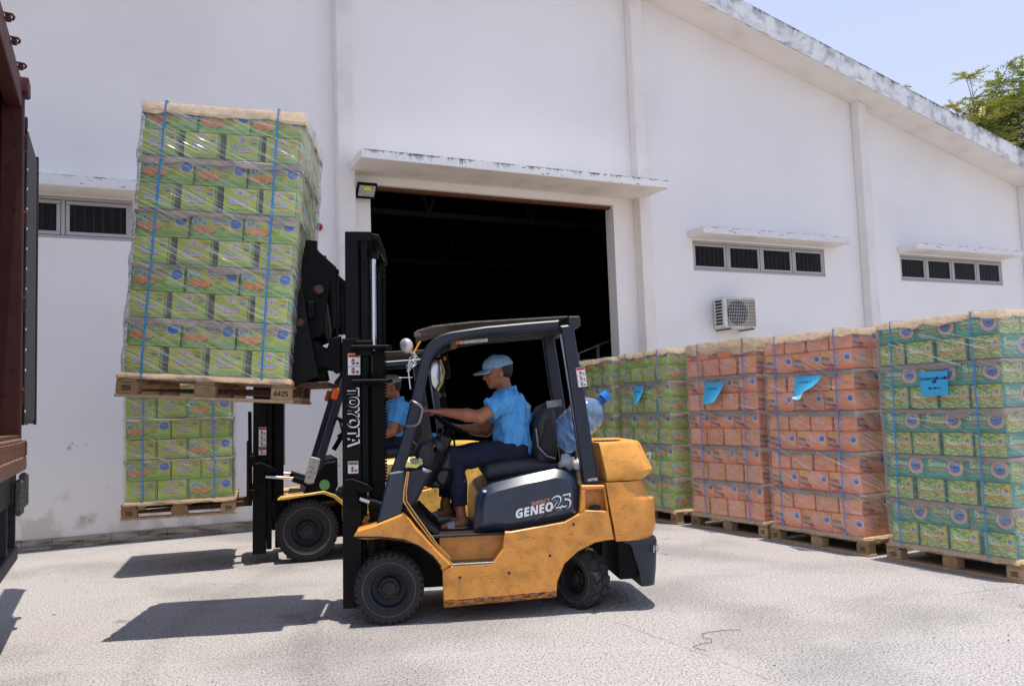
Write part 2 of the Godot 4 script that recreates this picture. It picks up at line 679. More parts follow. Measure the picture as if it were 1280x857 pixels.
	M.trousers = worn(rgb(28, 32, 54), 0.9, 0.0, fine, Vector3(6, 6, 6))
	M.sandal = fresh(rgb(168, 168, 176), 0.6)
	M.eye = fresh(rgb(40, 28, 24), 0.2)
	M.lip = fresh(rgb(112, 62, 52), 0.5)
	M.bottle = pane(Color(0.5, 0.72, 0.97, 0.25), 0.08)
	M.bottle_cap = fresh(rgb(36, 128, 214), 0.4)
	M.bottle_neck = fresh(rgb(20, 52, 140), 0.4)
	M.bag = pane(Color(0.88, 0.88, 0.88, 0.6), 0.2)
	# container and trailer
	M.red_ox = second(worn(rgb(86, 32, 28), 0.6, 0.0, dust, Vector3(0.8, 0.8, 0.8)), scratch, Vector3(0.6, 0.6, 0.6))
	M.red_in = worn(rgb(112, 44, 34), 0.7, 0.0, grime, Vector3(0.8, 0.8, 0.8))
	M.sill_metal = worn(rgb(150, 112, 96), 0.7, 0.3, grime, Vector3(1.6, 5, 1.6))
	M.trailer = worn(rgb(34, 40, 54), 0.55, 0.1, grime, Vector3(1, 1, 1))
	M.lamp_dirty = worn(rgb(96, 98, 92), 0.5, 0.0, grime, Vector3(3, 3, 3))
	# tree
	M.bark = worn(rgb(104, 82, 60), 0.95, 0.0, grime, Vector3(2, 1, 2))
	M.leaves = []
	for c: Color in [rgb(142, 152, 66), rgb(112, 132, 56), rgb(172, 164, 84)]:
		var l := fresh(c, 0.6)
		l.backlight_enabled = true
		l.backlight = Color(0.22, 0.24, 0.05)
		M.leaves.append(l)


# ---------------------------------------------------------------- printed pictures
class Art:
	var im: Image
	var w: int
	var h: int

	func _init(ww: int, hh: int, c: Color) -> void:
		w = ww
		h = hh
		im = Image.create(w, h, false, Image.FORMAT_RGB8)
		im.fill(c)

	func rect(x: int, y: int, a: int, b: int, c: Color) -> void:
		im.fill_rect(Rect2i(x, y, a, b).intersection(Rect2i(0, 0, w, h)), c)

	func over(x: int, y: int, c: Color, a: float) -> void:
		if x >= 0 and y >= 0 and x < w and y < h:
			im.set_pixel(x, y, im.get_pixel(x, y).lerp(c, a))

	func grad(x: int, y: int, a: int, b: int, c0: Color, c1: Color, down := true) -> void:
		for k in (b if down else a):
			var c := c0.lerp(c1, float(k) / (b if down else a))
			if down:
				rect(x, y + k, a, 1, c)
			else:
				rect(x + k, y, 1, b, c)

	func disc(cx: float, cy: float, r: float, c: Color, squash := 1.0) -> void:
		for y in range(int(cy - r * squash) - 1, int(cy + r * squash) + 2):
			for x in range(int(cx - r) - 1, int(cx + r) + 2):
				var q := Vector2(x + 0.5 - cx, (y + 0.5 - cy) / squash).length()
				over(x, y, c, clampf(r - q + 0.5, 0.0, 1.0))

	func blotch(x0: int, y0: int, a: int, b: int, f: FastNoiseLite, c0: Color, c1: Color, sx := 1.0, sy := 1.0) -> void:
		for y in range(y0, y0 + b):
			for x in range(x0, x0 + a):
				var t := clampf(f.get_noise_2d(x * sx, y * sy) * 1.3 + 0.5, 0.0, 1.0)
				im.set_pixel(x, y, c0.lerp(c1, t))

	# letters with a rim of another colour
	func rimmed(t: PackedVector3Array, cx: float, cy: float, s: float, c: Color, rim: Color, wd := 2.0) -> void:
		for k in 8:
			text(t, cx + cos(TAU * k / 8.0) * wd, cy + sin(TAU * k / 8.0) * wd, s, rim)
		text(t, cx, cy, s, c)

	# letters from the triangles of a TextMesh
	func text(t: PackedVector3Array, cx: float, cy: float, s: float, c: Color, lean := 0.0) -> void:
		for k in range(0, t.size(), 3):
			var p := []
			for i in 3:
				p.append(Vector2(cx + (t[k + i].x + t[k + i].y * lean) * s, cy - t[k + i].y * s))
			var lo: Vector2 = p[0].min(p[1]).min(p[2])
			var hi: Vector2 = p[0].max(p[1]).max(p[2])
			var ar: float = (p[1] - p[0]).cross(p[2] - p[0])
			if absf(ar) < 1e-6:
				continue
			for y in range(maxi(0, int(lo.y)), mini(h, int(hi.y) + 1)):
				for x in range(maxi(0, int(lo.x)), mini(w, int(hi.x) + 1)):
					var hit := 0
					for sub in 4:
						var q := Vector2(x + 0.25 + 0.5 * (sub & 1), y + 0.25 + 0.5 * (sub >> 1))
						var a: float = (p[1] - q).cross(p[2] - q) / ar
						var b: float = (p[2] - q).cross(p[0] - q) / ar
						if a >= 0.0 and b >= 0.0 and a + b <= 1.0:
							hit += 1
					if hit:
						over(x, y, c, hit * 0.25)

	func tex() -> ImageTexture:
		return ImageTexture.create_from_image(im)


func letters(s: String, font: Font, bold := 0.0) -> PackedVector3Array:
	# one unit is the font's size; centred
	var t := TextMesh.new()
	t.text = s
	if bold != 0.0:
		var fv := FontVariation.new()
		fv.base_font = font
		fv.variation_embolden = bold
		t.font = fv
	else:
		t.font = font
	t.font_size = 64
	t.pixel_size = 1.0 / 64.0
	t.depth = 0.0
	t.curve_step = 2.0
	var a := t.get_mesh_arrays()
	var r := PackedVector3Array()
	var vs: PackedVector3Array = a[Mesh.ARRAY_VERTEX]
	if a[Mesh.ARRAY_INDEX] != null:
		for i: int in a[Mesh.ARRAY_INDEX]:
			r.append(vs[i])
	else:
		r = vs
	return r


# flat lettering lying in the xy plane of xf, facing its z
func lettering(mb: MB, t: PackedVector3Array, xf: Transform3D, size: float, lean := 0.0, squeeze := 1.0) -> void:
	mb.xf = xf
	for k in range(0, t.size(), 3):
		var p := []
		for i in 3:
			p.append(Vector3((t[k + i].x + t[k + i].y * lean) * size * squeeze, t[k + i].y * size, 0))
		mb.tri(p[0], p[1], p[2], Vector3.BACK, Vector3.BACK, Vector3.BACK)
	mb.xf = Transform3D.IDENTITY


# ---------------------------------------------------------------- cartons and pallet loads
func carton_art(kind: String) -> ImageTexture:
	var f := FastNoiseLite.new()
	f.seed = 5
	f.frequency = 0.03
	var cap_s := letters("S", serif, 0.4)
	var rest := letters("anna", serif, 0.3)
	var a := Art.new(608, 192, Color.GRAY)
	if kind == "green":
		a.blotch(0, 0, 352, 192, f, rgb(168, 198, 46), rgb(208, 216, 66), 0.35, 0.5)
		a.grad(0, 140, 352, 52, rgb(176, 206, 72), rgb(84, 174, 84))
		a.rect(0, 0, 9, 192, rgb(58, 150, 66))
		a.grad(9, 60, 40, 132, rgb(84, 172, 84), rgb(168, 202, 70), false)
		a.rect(0, 180, 352, 5, rgb(214, 206, 60))
		for o in [[40, 112, 26], [72, 128, 26], [104, 108, 27], [128, 130, 24], [150, 118, 22]]:
			a.disc(o[0] + 3, o[1] + 6, o[2], rgb(60, 84, 30))
			a.disc(o[0], o[1], o[2], rgb(238, 146, 58))
			a.disc(o[0] - 5, o[1] - 6, o[2] * 0.6, rgb(240, 158, 62))
		a.disc(150, 118, 20, rgb(244, 190, 104))
		for k in 9:
			var t := TAU * k / 9.0
			a.disc(150 + cos(t) * 11, 118 + sin(t) * 11, 5, rgb(236, 140, 40))
		for o in [[28, 62, 22], [58, 50, 18], [86, 66, 18]]:
			a.disc(o[0], o[1], o[2], rgb(178, 206, 190), 1.5)
			a.disc(o[0] + 3, o[1] + 8, o[2] * 0.6, rgb(120, 160, 172), 1.3)
		a.rimmed(cap_s, 160, 48, 60, rgb(104, 98, 158), rgb(236, 236, 240))
		a.rimmed(rest, 220, 57, 38, rgb(104, 98, 158), rgb(236, 236, 240))
		a.rect(160, 76, 98, 7, rgb(210, 92, 50))
		a.rect(196, 108, 44, 3, rgb(98, 132, 40))
		a.rect(200, 118, 36, 3, rgb(98, 132, 40))
		a.disc(304, 66, 47, rgb(206, 208, 204))
		a.disc(304, 66, 40, rgb(146, 158, 196))
		a.disc(304, 66, 34, rgb(34, 118, 208))
		a.disc(304, 58, 16, rgb(120, 178, 224), 0.35)
		a.disc(306, 68, 12, rgb(28, 84, 90), 0.3)
		# short face
		a.blotch(352, 0, 256, 192, f, rgb(180, 204, 48), rgb(212, 218, 70), 0.35, 0.5)
		a.grad(430, 0, 84, 74, rgb(206, 214, 130), rgb(190, 204, 70))
		a.grad(352, 150, 256, 42, rgb(188, 208, 72), rgb(146, 192, 72))
		a.rect(592, 0, 16, 192, rgb(58, 164, 62))
		a.disc(472, 40, 27, rgb(232, 224, 224))
		a.disc(472, 40, 22, rgb(196, 84, 96))
		a.disc(472, 40, 17, rgb(236, 226, 230))
		a.disc(472, 40, 8, rgb(60, 60, 140))
		a.rect(530, 18, 54, 62, rgb(206, 190, 50))
		a.rect(538, 26, 38, 3, rgb(120, 120, 40))
		a.rect(538, 34, 38, 3, rgb(120, 120, 40))
		a.rect(538, 50, 36, 16, rgb(56, 132, 216))
		a.rimmed(cap_s, 418, 96, 66, rgb(132, 140, 196), rgb(240, 240, 246), 2.6)
		a.rimmed(rest, 484, 106, 42, rgb(124, 132, 192), rgb(240, 240, 246), 2.4)
		a.rect(418, 128, 112, 8, rgb(214, 110, 60))
		a.rect(400, 160, 150, 3, rgb(110, 150, 50))
		a.rect(400, 170, 120, 3, rgb(110, 150, 50))
	elif kind == "orange":
		a.blotch(0, 0, 352, 192, f, rgb(240, 146, 88), rgb(246, 168, 116), 0.3, 0.4)
		a.grad(0, 140, 352, 52, rgb(242, 152, 96), rgb(234, 116, 76))
		for x in 352:
			var t := absf(float(x) / 352.0 - 0.3)
			a.rect(x, 186 - int(26.0 * maxf(0.0, 1.0 - t * 3.0)), 1, int(26.0 * maxf(0.0, 1.0 - t * 3.0)), rgb(206, 50, 40))
		a.rect(0, 186, 352, 6, rgb(232, 160, 72))
		for k in 4:
			var x := 16 + k * 23
			a.rect(x, 58 + k * 3, 18, 82 + k * 3, rgb(92, 66, 62))
			a.rect(x + 5, 36 + k * 3, 8, 26, rgb(210, 190, 90))
			a.rect(x + 1, 88 + k * 4, 16, 30, rgb(196, 178, 184))
			a.rect(x + 3, 98 + k * 4, 12, 6, rgb(120, 60, 70))
		a.disc(116, 142, 14, rgb(88, 44, 62))
		a.disc(136, 152, 13, rgb(62, 50, 44))
		a.rect(18, 6, 100, 26, rgb(232, 176, 78))
		a.text(cap_s, 160, 46, 56, rgb(216, 204, 226))
		a.text(rest, 206, 52, 38, rgb(210, 200, 226))
		a.rect(146, 76, 104, 5, rgb(206, 196, 222))
		a.rect(152, 92, 92, 5, rgb(206, 190, 206))
		a.rect(150, 108, 104, 4, rgb(214, 176, 180))
		a.disc(300, 74, 42, rgb(226, 196, 206))
		a.disc(300, 74, 35, rgb(196, 196, 226))
		a.disc(300, 74, 28, rgb(36, 112, 196))
		a.disc(302, 78, 12, rgb(20, 70, 110), 0.5)
		a.disc(298, 62, 14, rgb(120, 172, 220), 0.4)
		a.blotch(352, 0, 256, 192, f, rgb(240, 150, 92), rgb(246, 172, 122), 0.3, 0.4)
		a.disc(470, 40, 24, rgb(224, 196, 208))
		a.disc(470, 40, 14, rgb(170, 140, 190))
		a.rect(534, 8, 50, 54, rgb(222, 178, 62))
		a.rect(542, 28, 34, 20, rgb(150, 170, 90))
		a.text(cap_s, 424, 92, 54, rgb(206, 198, 224))
		a.text(rest, 470, 98, 38, rgb(200, 194, 224))
		a.rect(414, 122, 104, 5, rgb(210, 190, 206))
		a.rect(420, 140, 110, 4, rgb(216, 180, 180))
		a.grad(352, 176, 256, 16, rgb(232, 140, 84), rgb(224, 110, 70))
	else:
		a.blotch(0, 0, 352, 192, f, rgb(16, 138, 120), rgb(34, 162, 142), 0.3, 0.4)
		a.text(cap_s, 62, 58, 84, rgb(226, 222, 150))
		a.text(rest, 130, 68, 56, rgb(226, 222, 150))
		a.rect(44, 106, 150, 14, rgb(222, 136, 48))
		a.rect(60, 132, 120, 4, rgb(150, 180, 60))
		a.rect(30, 150, 180, 5, rgb(178, 196, 50))
		a.rect(0, 184, 352, 8, rgb(16, 104, 84))
		a.disc(278, 88, 70, rgb(240, 204, 160))
		a.disc(278, 88, 64, rgb(228, 138, 84))
		a.disc(278, 88, 52, rgb(240, 206, 170))
		a.disc(278, 88, 47, rgb(38, 108, 196))
		a.disc(278, 66, 36, rgb(108, 160, 214), 0.5)
		a.disc(282, 84, 20, rgb(54, 60, 46), 0.35)
		a.disc(270, 92, 14, rgb(40, 70, 70), 0.3)
		f.fractal_octaves = 4
		a.blotch(352, 0, 256, 192, f, rgb(72, 142, 58), rgb(210, 214, 100), 0.6, 1.6)
		for k in 30:
			a.rect(352 + (k * 53) % 230, 150 + (k * 7) % 38, 30, 2, rgb(206, 206, 176))
		a.grad(352, 110, 256, 14, rgb(226, 150, 62), rgb(214, 160, 80), false)
		a.text(cap_s, 400, 76, 66, rgb(240, 242, 232))
		a.text(rest, 456, 84, 46, rgb(236, 240, 226))
		a.rect(534, 22, 60, 84, rgb(222, 196, 52))
		a.disc(564, 62, 17, rgb(84, 132, 214))
		a.disc(546, 94, 12, rgb(190, 180, 180))
		a.disc(576, 96, 12, rgb(190, 180, 180))
		a.rect(352, 0, 8, 192, rgb(30, 140, 120))
	return a.tex()


func carton_mesh(s: Vector3) -> ArrayMesh:
	var mb := MB.new()
	mb.box(Vector3.ZERO, s, 0.005)
	for i in mb.v.size():
		var p := mb.v[i] / s
		var m := mb.n[i]
		if absf(m.z) > 0.9:
			mb.u[i] = Vector2((p.x * signf(m.z) + 0.5) * 352.0 / 608.0, 0.5 - p.y)
		elif absf(m.x) > 0.9:
			mb.u[i] = Vector2((352.0 + 256.0 * (0.5 - p.z * signf(m.x))) / 608.0, 0.5 - p.y)
		else:
			mb.u[i] = Vector2(0.6, 0.92)
	return mb.mesh()


var carton_tex := {}
var carton_mats := {}


func carton_mat(kind: String, k: int) -> StandardMaterial3D:
	var key := "%s%d" % [kind, k]
	if not carton_mats.has(key):
		if not carton_tex.has(kind):
			carton_tex[kind] = carton_art(kind)
		var m := fresh([Color(1, 1, 1), Color(0.94, 0.95, 0.92), Color(0.97, 0.94, 0.9)][k], 0.55)
		m.albedo_texture = carton_tex[kind]
		m.texture_repeat = false
		carton_mats[key] = m
	return carton_mats[key]


func round_the(w: float, d: float, per: int) -> Array:
	# points and outward directions round a rectangle, from the front left corner to the right and on
	var r := []
	for side in 4:
		var a := -PI / 2.0 + side * PI / 2.0
		var o := Vector3(-sin(a) if side % 2 else 0.0, 0, 0)
		o = [Vector3(0, 0, 1), Vector3(1, 0, 0), Vector3(0, 0, -1), Vector3(-1, 0, 0)][side]
		var along: Vector3 = [Vector3(1, 0, 0), Vector3(0, 0, -1), Vector3(-1, 0, 0), Vector3(0, 0, 1)][side]
		var l: float = w if side % 2 == 0 else d
		var off: float = d / 2.0 if side % 2 == 0 else w / 2.0
		for k in per:
			var t := (float(k) / (per - 1) - 0.5) * (l - 0.02)
			var dir := o
			if k == 0:
				dir = (o - along).normalized()
			elif k == per - 1:
				dir = (o + along).normalized()
			r.append([o * off + along * t, dir, o])
	return r


func pallet(parent: Node3D, w: float, d: float, rnd: RandomNumberGenerator, stamp := "", dark := false) -> void:
	var wood := func() -> Material: return M.wood[rnd.randi() % 4]
	var mb := MB.new()
	for x: float in [-1.0, 0.0, 1.0]:
		mb.box(Vector3(x * (w / 2 - 0.07), 0.111, 0), Vector3(0.12, 0.02, d - 0.004), 0.002)
	var p := put(mb, "pallet", M.wood[1], parent)
	for k in 7:
		mb = MB.new()
		mb.box(Vector3(0, 0.1325, 0), Vector3(w + rnd.randf_range(-0.008, 0.004), 0.022, 0.098), 0.003)
		place(mb.mesh(), "deck_board", wood.call(), p, Transform3D(Basis(Vector3.UP, rnd.randf_range(-0.004, 0.004)), Vector3(0, 0, (k / 6.0 - 0.5) * (d - 0.1))))
	for z: float in [-1.0, 0.0, 1.0]:
		mb = MB.new()
		mb.box(Vector3(0, 0.011, z * (d / 2 - 0.05)), Vector3(w, 0.022, 0.095), 0.003)
		put(mb, "bottom_board", wood.call(), p)
		for x: float in [-1.0, 0.0, 1.0]:
			mb = MB.new()
			var bw := 0.125 + rnd.randf() * 0.02
			mb.box(Vector3(x * (w / 2 - 0.074), 0.0615, z * (d / 2 - 0.05)), Vector3(bw, 0.079, 0.088), 0.003)
			var b := put(mb, "block", wood.call(), p)
	if stamp != "":
		var tm := MB.new()
		lettering(tm, letters(stamp, sans), Transform3D(Basis.IDENTITY, Vector3(w / 2 - 0.074, 0.062, d / 2 - 0.0045)), 0.045)
		put(tm, "stamped_print", M.stamp, p)
	# branded marks burnt into the end blocks
	for x: float in [-1.0, 1.0]:
		if stamp != "" and x > 0.0:
			continue
		var marks := MB.new()
		var c := Vector3(x * (w / 2 - 0.074), 0.062, d / 2 - 0.0045)
		for k in 3:
			marks.quad(c + Vector3(-0.03, -0.018 + k * 0.013, 0), c + Vector3(0.03, -0.018 + k * 0.013, 0), c + Vector3(0.03, -0.011 + k * 0.013, 0), c + Vector3(-0.03, -0.011 + k * 0.013, 0), Vector3.BACK)
		put(marks, "burnt_mark", M.stamp, p)


func paper_sheet(parent: Node3D, w: float, d: float, y: float, drop: float, vary: float, m: Material, rnd: RandomNumberGenerator, flare := 0.012) -> void:
	var mb := MB.new()
	var pts := round_the(w, d, 15)
	var c := pts.size()
	noise.frequency = 2.2
	var sd := rnd.randf() * 80.0
	var top := []
	var mid := []
	var low := []
	for q in pts:
		var p: Vector3 = q[0]
		var dir: Vector3 = q[1]
		var k := noise.get_noise_2d(p.x * 1.6 + sd, p.z * 1.6 - sd * 0.3)
		var l := maxf(0.012, drop + vary * k)
		var bulge := noise.get_noise_2d(p.x * 6.0 - sd, p.z * 6.0 + sd) * 0.006
		top.append(p + Vector3(0, y + 0.004 + bulge * 0.5, 0))
		mid.append(p + dir * (0.012 + bulge) + Vector3(0, y - l * 0.3, 0))
		low.append(p + dir * (0.010 + flare * (0.5 + k) + bulge * 1.5) + Vector3(0, y - l, 0))
	for i in c:
		var j := (i + 1) % c
		var o: Vector3 = pts[i][2]
		mb.flat(top[i], top[j], mid[j], o + Vector3.UP)
		mb.flat(top[i], mid[j], mid[i], o + Vector3.UP)
		mb.flat(mid[i], mid[j], low[j], o)
		mb.flat(mid[i], low[j], low[i], o)
		mb.flat(Vector3(0, y + 0.004, 0), top[i], top[j], Vector3.UP)
	mb.soften(50)
	put(mb, "paper_sheet", m, parent)


func film(parent: Node3D, w: float, d: float, y0: float, y1: float, pinch: Array, rnd: RandomNumberGenerator, fold_m: Material) -> void:
	var mb := MB.new()
	var pts := round_the(w + 0.02, d + 0.02, 17)
	var c := pts.size()
	var rows := 26
	var sd := rnd.randf() * 50.0
	var grid := []
	var f := FastNoiseLite.new()
	f.seed = rnd.randi() % 1000
	f.frequency = 1.6
	f.fractal_octaves = 3
	for r in rows + 1:
		var y := lerpf(y0, y1, float(r) / rows)
		var row := []
		for q in pts:
			var p: Vector3 = q[0]
			var k := f.get_noise_3d(p.x * 1.5 + p.y, y * 4.0, p.z * 1.5) * 0.012
			var out := 0.012 + k
			for t: float in pinch:
				out += 0.012 * exp(-pow((y - t) / 0.05, 2.0))
			row.append(p + (q[1] as Vector3) * out + Vector3(0, y, 0))
		grid.append(row)
	var ca := cos(0.42)
	var sa := sin(0.42)
	for r in rows:
		for i in c:
			var j := (i + 1) % c
			var ps := [grid[r][i], grid[r][j], grid[r + 1][j], grid[r + 1][i]]
			var o: Vector3 = pts[i][2]
			var us := []
			for q in 4:
				var uu := (i + (1 if q == 1 or q == 2 else 0)) * 0.066
				var vv: float = ps[q].y
				us.append(Vector2((uu * ca - vv * sa) * 0.14 + sd, (uu * sa + vv * ca) * 3.6))
			var m: Vector3 = (ps[1] - ps[0]).cross(ps[3] - ps[0])
			if m.dot(o) < 0.0:
				m = -m
			m = m.normalized()
			mb.tri(ps[0], ps[1], ps[2], m, m, m, us[0], us[1], us[2])
			mb.tri(ps[0], ps[2], ps[3], m, m, m, us[0], us[2], us[3])
	mb.soften(50)
	var wrap := place(mb.mesh(true), "stretch_wrap", M.film, parent)
	for i in mb.v.size():
		mb.v[i] += mb.n[i] * 0.004
		mb.u[i] = Vector2(mb.u[i].x * 0.9 + 0.3, mb.u[i].y * 1.5 + sd * 0.37)
	place(mb.mesh(), "film_folds", fold_m, wrap)


func paper_note(parent: Node3D, c: Vector3, w: float, h: float, curl: float, lean: float) -> void:
	var mb := MB.new()
	var back := MB.new()
	var g := 8
	var at := func(i: int, j: int) -> Vector3:
		var s := float(i) / g
		var t := float(j) / g
		# t down the sheet; the right lower corner lifts and folds towards the left
		var k := curl * pow(t, 1.6) * (0.25 + 0.75 * s)
		return c + Vector3((s - 0.5) * w - lean * t * h - k * 0.55 * s * w, -t * h + k * 0.35 * s * h, 0.004 + k * 0.12)
	for i in g:
		for j in g:
			mb.quad(at.call(i, j + 1), at.call(i + 1, j + 1), at.call(i + 1, j), at.call(i, j), Vector3(0, 0.2, 1))
			var e := Vector3(0, 0, -0.0015)
			back.quad(at.call(i, j + 1) + e, at.call(i + 1, j + 1) + e, at.call(i + 1, j) + e, at.call(i, j) + e, Vector3(0, 0, -1))
	mb.soften(60)
	var n := put(mb, "paper_note", M.note, parent)
	if curl > 0.5:
		var lip := MB.new()
		for i in g:
			var a: Vector3 = at.call(i, g)
			var b: Vector3 = at.call(i + 1, g)
			var s := float(i) / g
			var s1 := float(i + 1) / g
			lip.quad(a + Vector3(-0.01, -0.012 - 0.03 * sin(s * PI), 0.012), b + Vector3(-0.01, -0.012 - 0.03 * sin(s1 * PI), 0.012), b + Vector3(0, 0, 0.001), a + Vector3(0, 0, 0.001), Vector3(0, 0.3, 1))
		put(lip, "curled_edge", M.note_back, n)
	var tx := MB.new()
	var tilt := Basis(Vector3.RIGHT, 0.0)
	if curl < 0.2:
		lettering(tx, letters("LÔ HÀNG XUẤT KHẨU", sans, 0.4), Transform3D(tilt, c + Vector3(0, -h * 0.3, 0.0065)), 0.024)
		put(tx, "printed_line", M.print_dark, n)
		tx = MB.new()
		lettering(tx, letters("MỸ", sans, 0.4), Transform3D(tilt, c + Vector3(0, -h * 0.43, 0.0065)), 0.024)
		put(tx, "printed_line", M.print_dark, n)
		tx = MB.new()
		lettering(tx, letters("CẦN GIỮ KHÔ", sans), Transform3D(tilt, c + Vector3(0, -h * 0.7, 0.0065)), 0.017)
	else:
		lettering(tx, letters("LÔ HÀNG XUẤT KHẨU", sans, 0.4), Transform3D(Basis(Vector3.RIGHT, -0.1), c + Vector3(-0.03, -h * 0.3, 0.014)), 0.016)
	put(tx, "printed_line", M.print_dark, n)


func pallet_load(called: String, kind: String, label: String, group: String, at: Transform3D, o: Dictionary) -> Node3D:
	var rnd := RandomNumberGenerator.new()
	rnd.seed = o.get("seed", 1)
	var t := thing(called, label, "pallet load", at, group)
	var w: float = o.get("w", 1.08)
	var d: float = o.get("d", 1.0)
	var lh: float = o.get("lh", 0.19)
	var tiers: int = o.get("tiers", 5)
	var pw: float = o.get("pw", 1.2)
	var pd: float = o.get("pd", 1.04)
	pallet(t, pw, pd, rnd, o.get("stamp", ""))
	var y := 0.147
	var first: String = o.get("top", "A")
	var cl: float = o.get("L", 0.355)
	var cw: float = o.get("W", 0.252)
	var boxes := carton_mesh(Vector3(cl, lh - 0.003, cw))
	var front := d / 2.0
	paper_sheet(t, w + o.get("apron", 0.05), d + 0.03, y + 0.012, 0.03, 0.02, M.kraft, rnd, 0.012)
	y += 0.016
	var pinch := []
	for tier in tiers:
		for layer in 2:
			# layers are listed from the top; the lower one of a tier is laid first
			var a := (layer == 1) == (first == "A")
			var yc := y + lh / 2.0
			var cells := []
			if o.has("mixed"):
				var pat := ["L", "S", "S"] if a else ["S", "S", "L"]
				var x := -w / 2.0
				for q: String in pat:
					var l: float = cl if q == "L" else cw
					var dz: float = cw if q == "L" else cl
					cells.append([x + l / 2.0, front - dz / 2.0, q == "L"])
					x += l + (w - cl - 2.0 * cw) / 2.0
				for k in 4:
					for s: float in [-1.0, 1.0]:
						cells.append([s * (w / 2.0 - cw / 2.0), front - cl - 0.005 - (k % 2 + 0.5) * (cl + 0.004) if k < 2 else 99.0, false])
			else:
				var nx := int(round(w / cl)) if a else int(round(w / cw))
				var nz := int(round(d / cw)) if a else int(round(d / cl))
				nx = 3 if a else 4
				nz = 4 if a else 3
				var l: float = cl if a else cw
				var dz: float = cw if a else cl
				for ix in nx:
					for iz in nz:
						if ix > 0 and ix < nx - 1 and iz > 0 and iz < nz - 1:
							continue
						cells.append([lerpf(-w / 2 + l / 2, w / 2 - l / 2, float(ix) / (nx - 1)), lerpf(front - dz / 2, -front + dz / 2, float(iz) / (nz - 1)), a])
			for q in cells:
				if q[1] > 50.0:
					continue
				var turn: float = 0.0 if q[2] else PI / 2.0
				turn += rnd.randf_range(-0.02, 0.02)
				var jit := Vector3(rnd.randf_range(-0.005, 0.005), 0, rnd.randf_range(-0.007, 0.005))
				if not q[2] and not o.has("mixed"):
					jit.x += rnd.randf_range(-0.007, 0.007) * (1.0 if absf(q[0]) < w * 0.3 else 0.2)
				place(boxes, "carton", carton_mat(kind, rnd.randi() % 3), t, Transform3D(Basis(Vector3.UP, turn), Vector3(q[0], yc, q[1]) + jit))
			y += lh
		var last := tier == tiers - 1
		pinch.append(y)
		if last:
			paper_sheet(t, w + 0.012, d + 0.012, y, o.get("top_drop", 0.06), o.get("top_vary", 0.05), M.kraft_top, rnd, 0.016)
		else:
			paper_sheet(t, w + 0.012, d + 0.012, y, o.get("drop", 0.04), o.get("vary", 0.04), M.kraft_old, rnd)
		y += 0.008
	# a dark core so that no light passes between the outer cartons
	var core := MB.new()
	core.box(Vector3(0, (y + 0.147) / 2, -0.05 if o.has("mixed") else 0.0), Vector3(w - 2.4 * cl if not o.has("mixed") else w - 0.55, y - 0.2, d - 2.2 * cl), 0.0)
	put(core, "inner_carton_block", M.kraft_old, t)
	film(t, w, d, 0.12, y - 0.004, pinch, rnd, M.folds_cloudy if o.has("cloudy") else M.folds)
	# gathered strands of the film, pulled slantwise across the front and the right side
	var rope := MB.new()
	for k in int(o.get("strands", 5)):
		var side := k % 4 == 3
		var l := d if side else w
		var a0 := rnd.randf_range(-0.5, 0.1) * l
		var a1 := minf(a0 + rnd.randf_range(0.25, 0.7) * l, l * 0.5)
		var b0 := rnd.randf_range(0.35, 1.0) * (y - 0.2) + 0.2
		var b1 := clampf(b0 - rnd.randf_range(0.1, 0.5) * (a1 - a0), 0.2, y - 0.03)
		var off := (w if side else d) / 2.0 + 0.052
		var last := Vector3.ZERO
		for s in 7:
			var u := lerpf(a0, a1, s / 6.0)
			var v := lerpf(b0, b1, s / 6.0) + sin(s * 1.3 + k) * 0.004
			var p := Vector3(off, v, -u) if side else Vector3(u, v, off)
			var n := Vector3.RIGHT if side else Vector3.BACK
			if s > 0:
				var wd := rnd.randf_range(0.0015, 0.006)
				rope.quad(last - Vector3(0, wd, 0), p - Vector3(0, wd, 0), p + Vector3(0, wd, 0) + n * 0.002, last + Vector3(0, wd, 0) + n * 0.002, n)
			last = p
	var strands := put(rope, "wrap_strands", M.strand, t)
	strands.set_meta("kind", "stuff")
	for s in o.get("straps", []):
		var mb := MB.new()
		var x0: float = (s[1] - 0.5) * w
		var x1: float = (s[0] - 0.5) * w
		var zf := d / 2 + 0.036
		mb.bar(Vector3(x0, 0.12, pd / 2 + 0.006), Vector3(lerpf(x0, x1, 0.12), 0.34, zf), 0.0115, 0.0016, 0.0, Vector3.BACK)
		mb.bar(Vector3(lerpf(x0, x1, 0.12), 0.338, zf), Vector3(x1, y + 0.002, d / 2 + 0.03), 0.0115, 0.0016, 0.0, Vector3.BACK)
		mb.box(Vector3(x1, y + 0.0085, 0), Vector3(0.016, 0.0016, d + 0.03))
		mb.bar(Vector3(x0, 0.12, -zf), Vector3(x1, y + 0.002, -zf), 0.0115, 0.0016, 0.0, Vector3.BACK)
		put(mb, "strap", M.strap, t)
	for s: float in o.get("side_straps", []):
		var mb := MB.new()
		var z0 := (0.5 - s) * d
		for e: float in [-1.0, 1.0]:
			mb.bar(Vector3(e * (pw / 2 + 0.004), 0.12, z0), Vector3(e * (w / 2 + 0.03), 0.4, z0), 0.0115, 0.0016, 0.0, Vector3.RIGHT)
			mb.bar(Vector3(e * (w / 2 + 0.03), 0.4, z0), Vector3(e * (w / 2 + 0.03), y + 0.002, z0), 0.0115, 0.0016, 0.0, Vector3.RIGHT)
		mb.box(Vector3(0, y + 0.0105, z0), Vector3(w + 0.05, 0.0016, 0.016))
		put(mb, "strap", M.strap, t)
	if o.has("note"):
		var q: Array = o.note
		paper_note(t, Vector3((q[0] - 0.5) * w, q[1], d / 2 + 0.064), q[2], q[3], q[4], q[5])
	return t


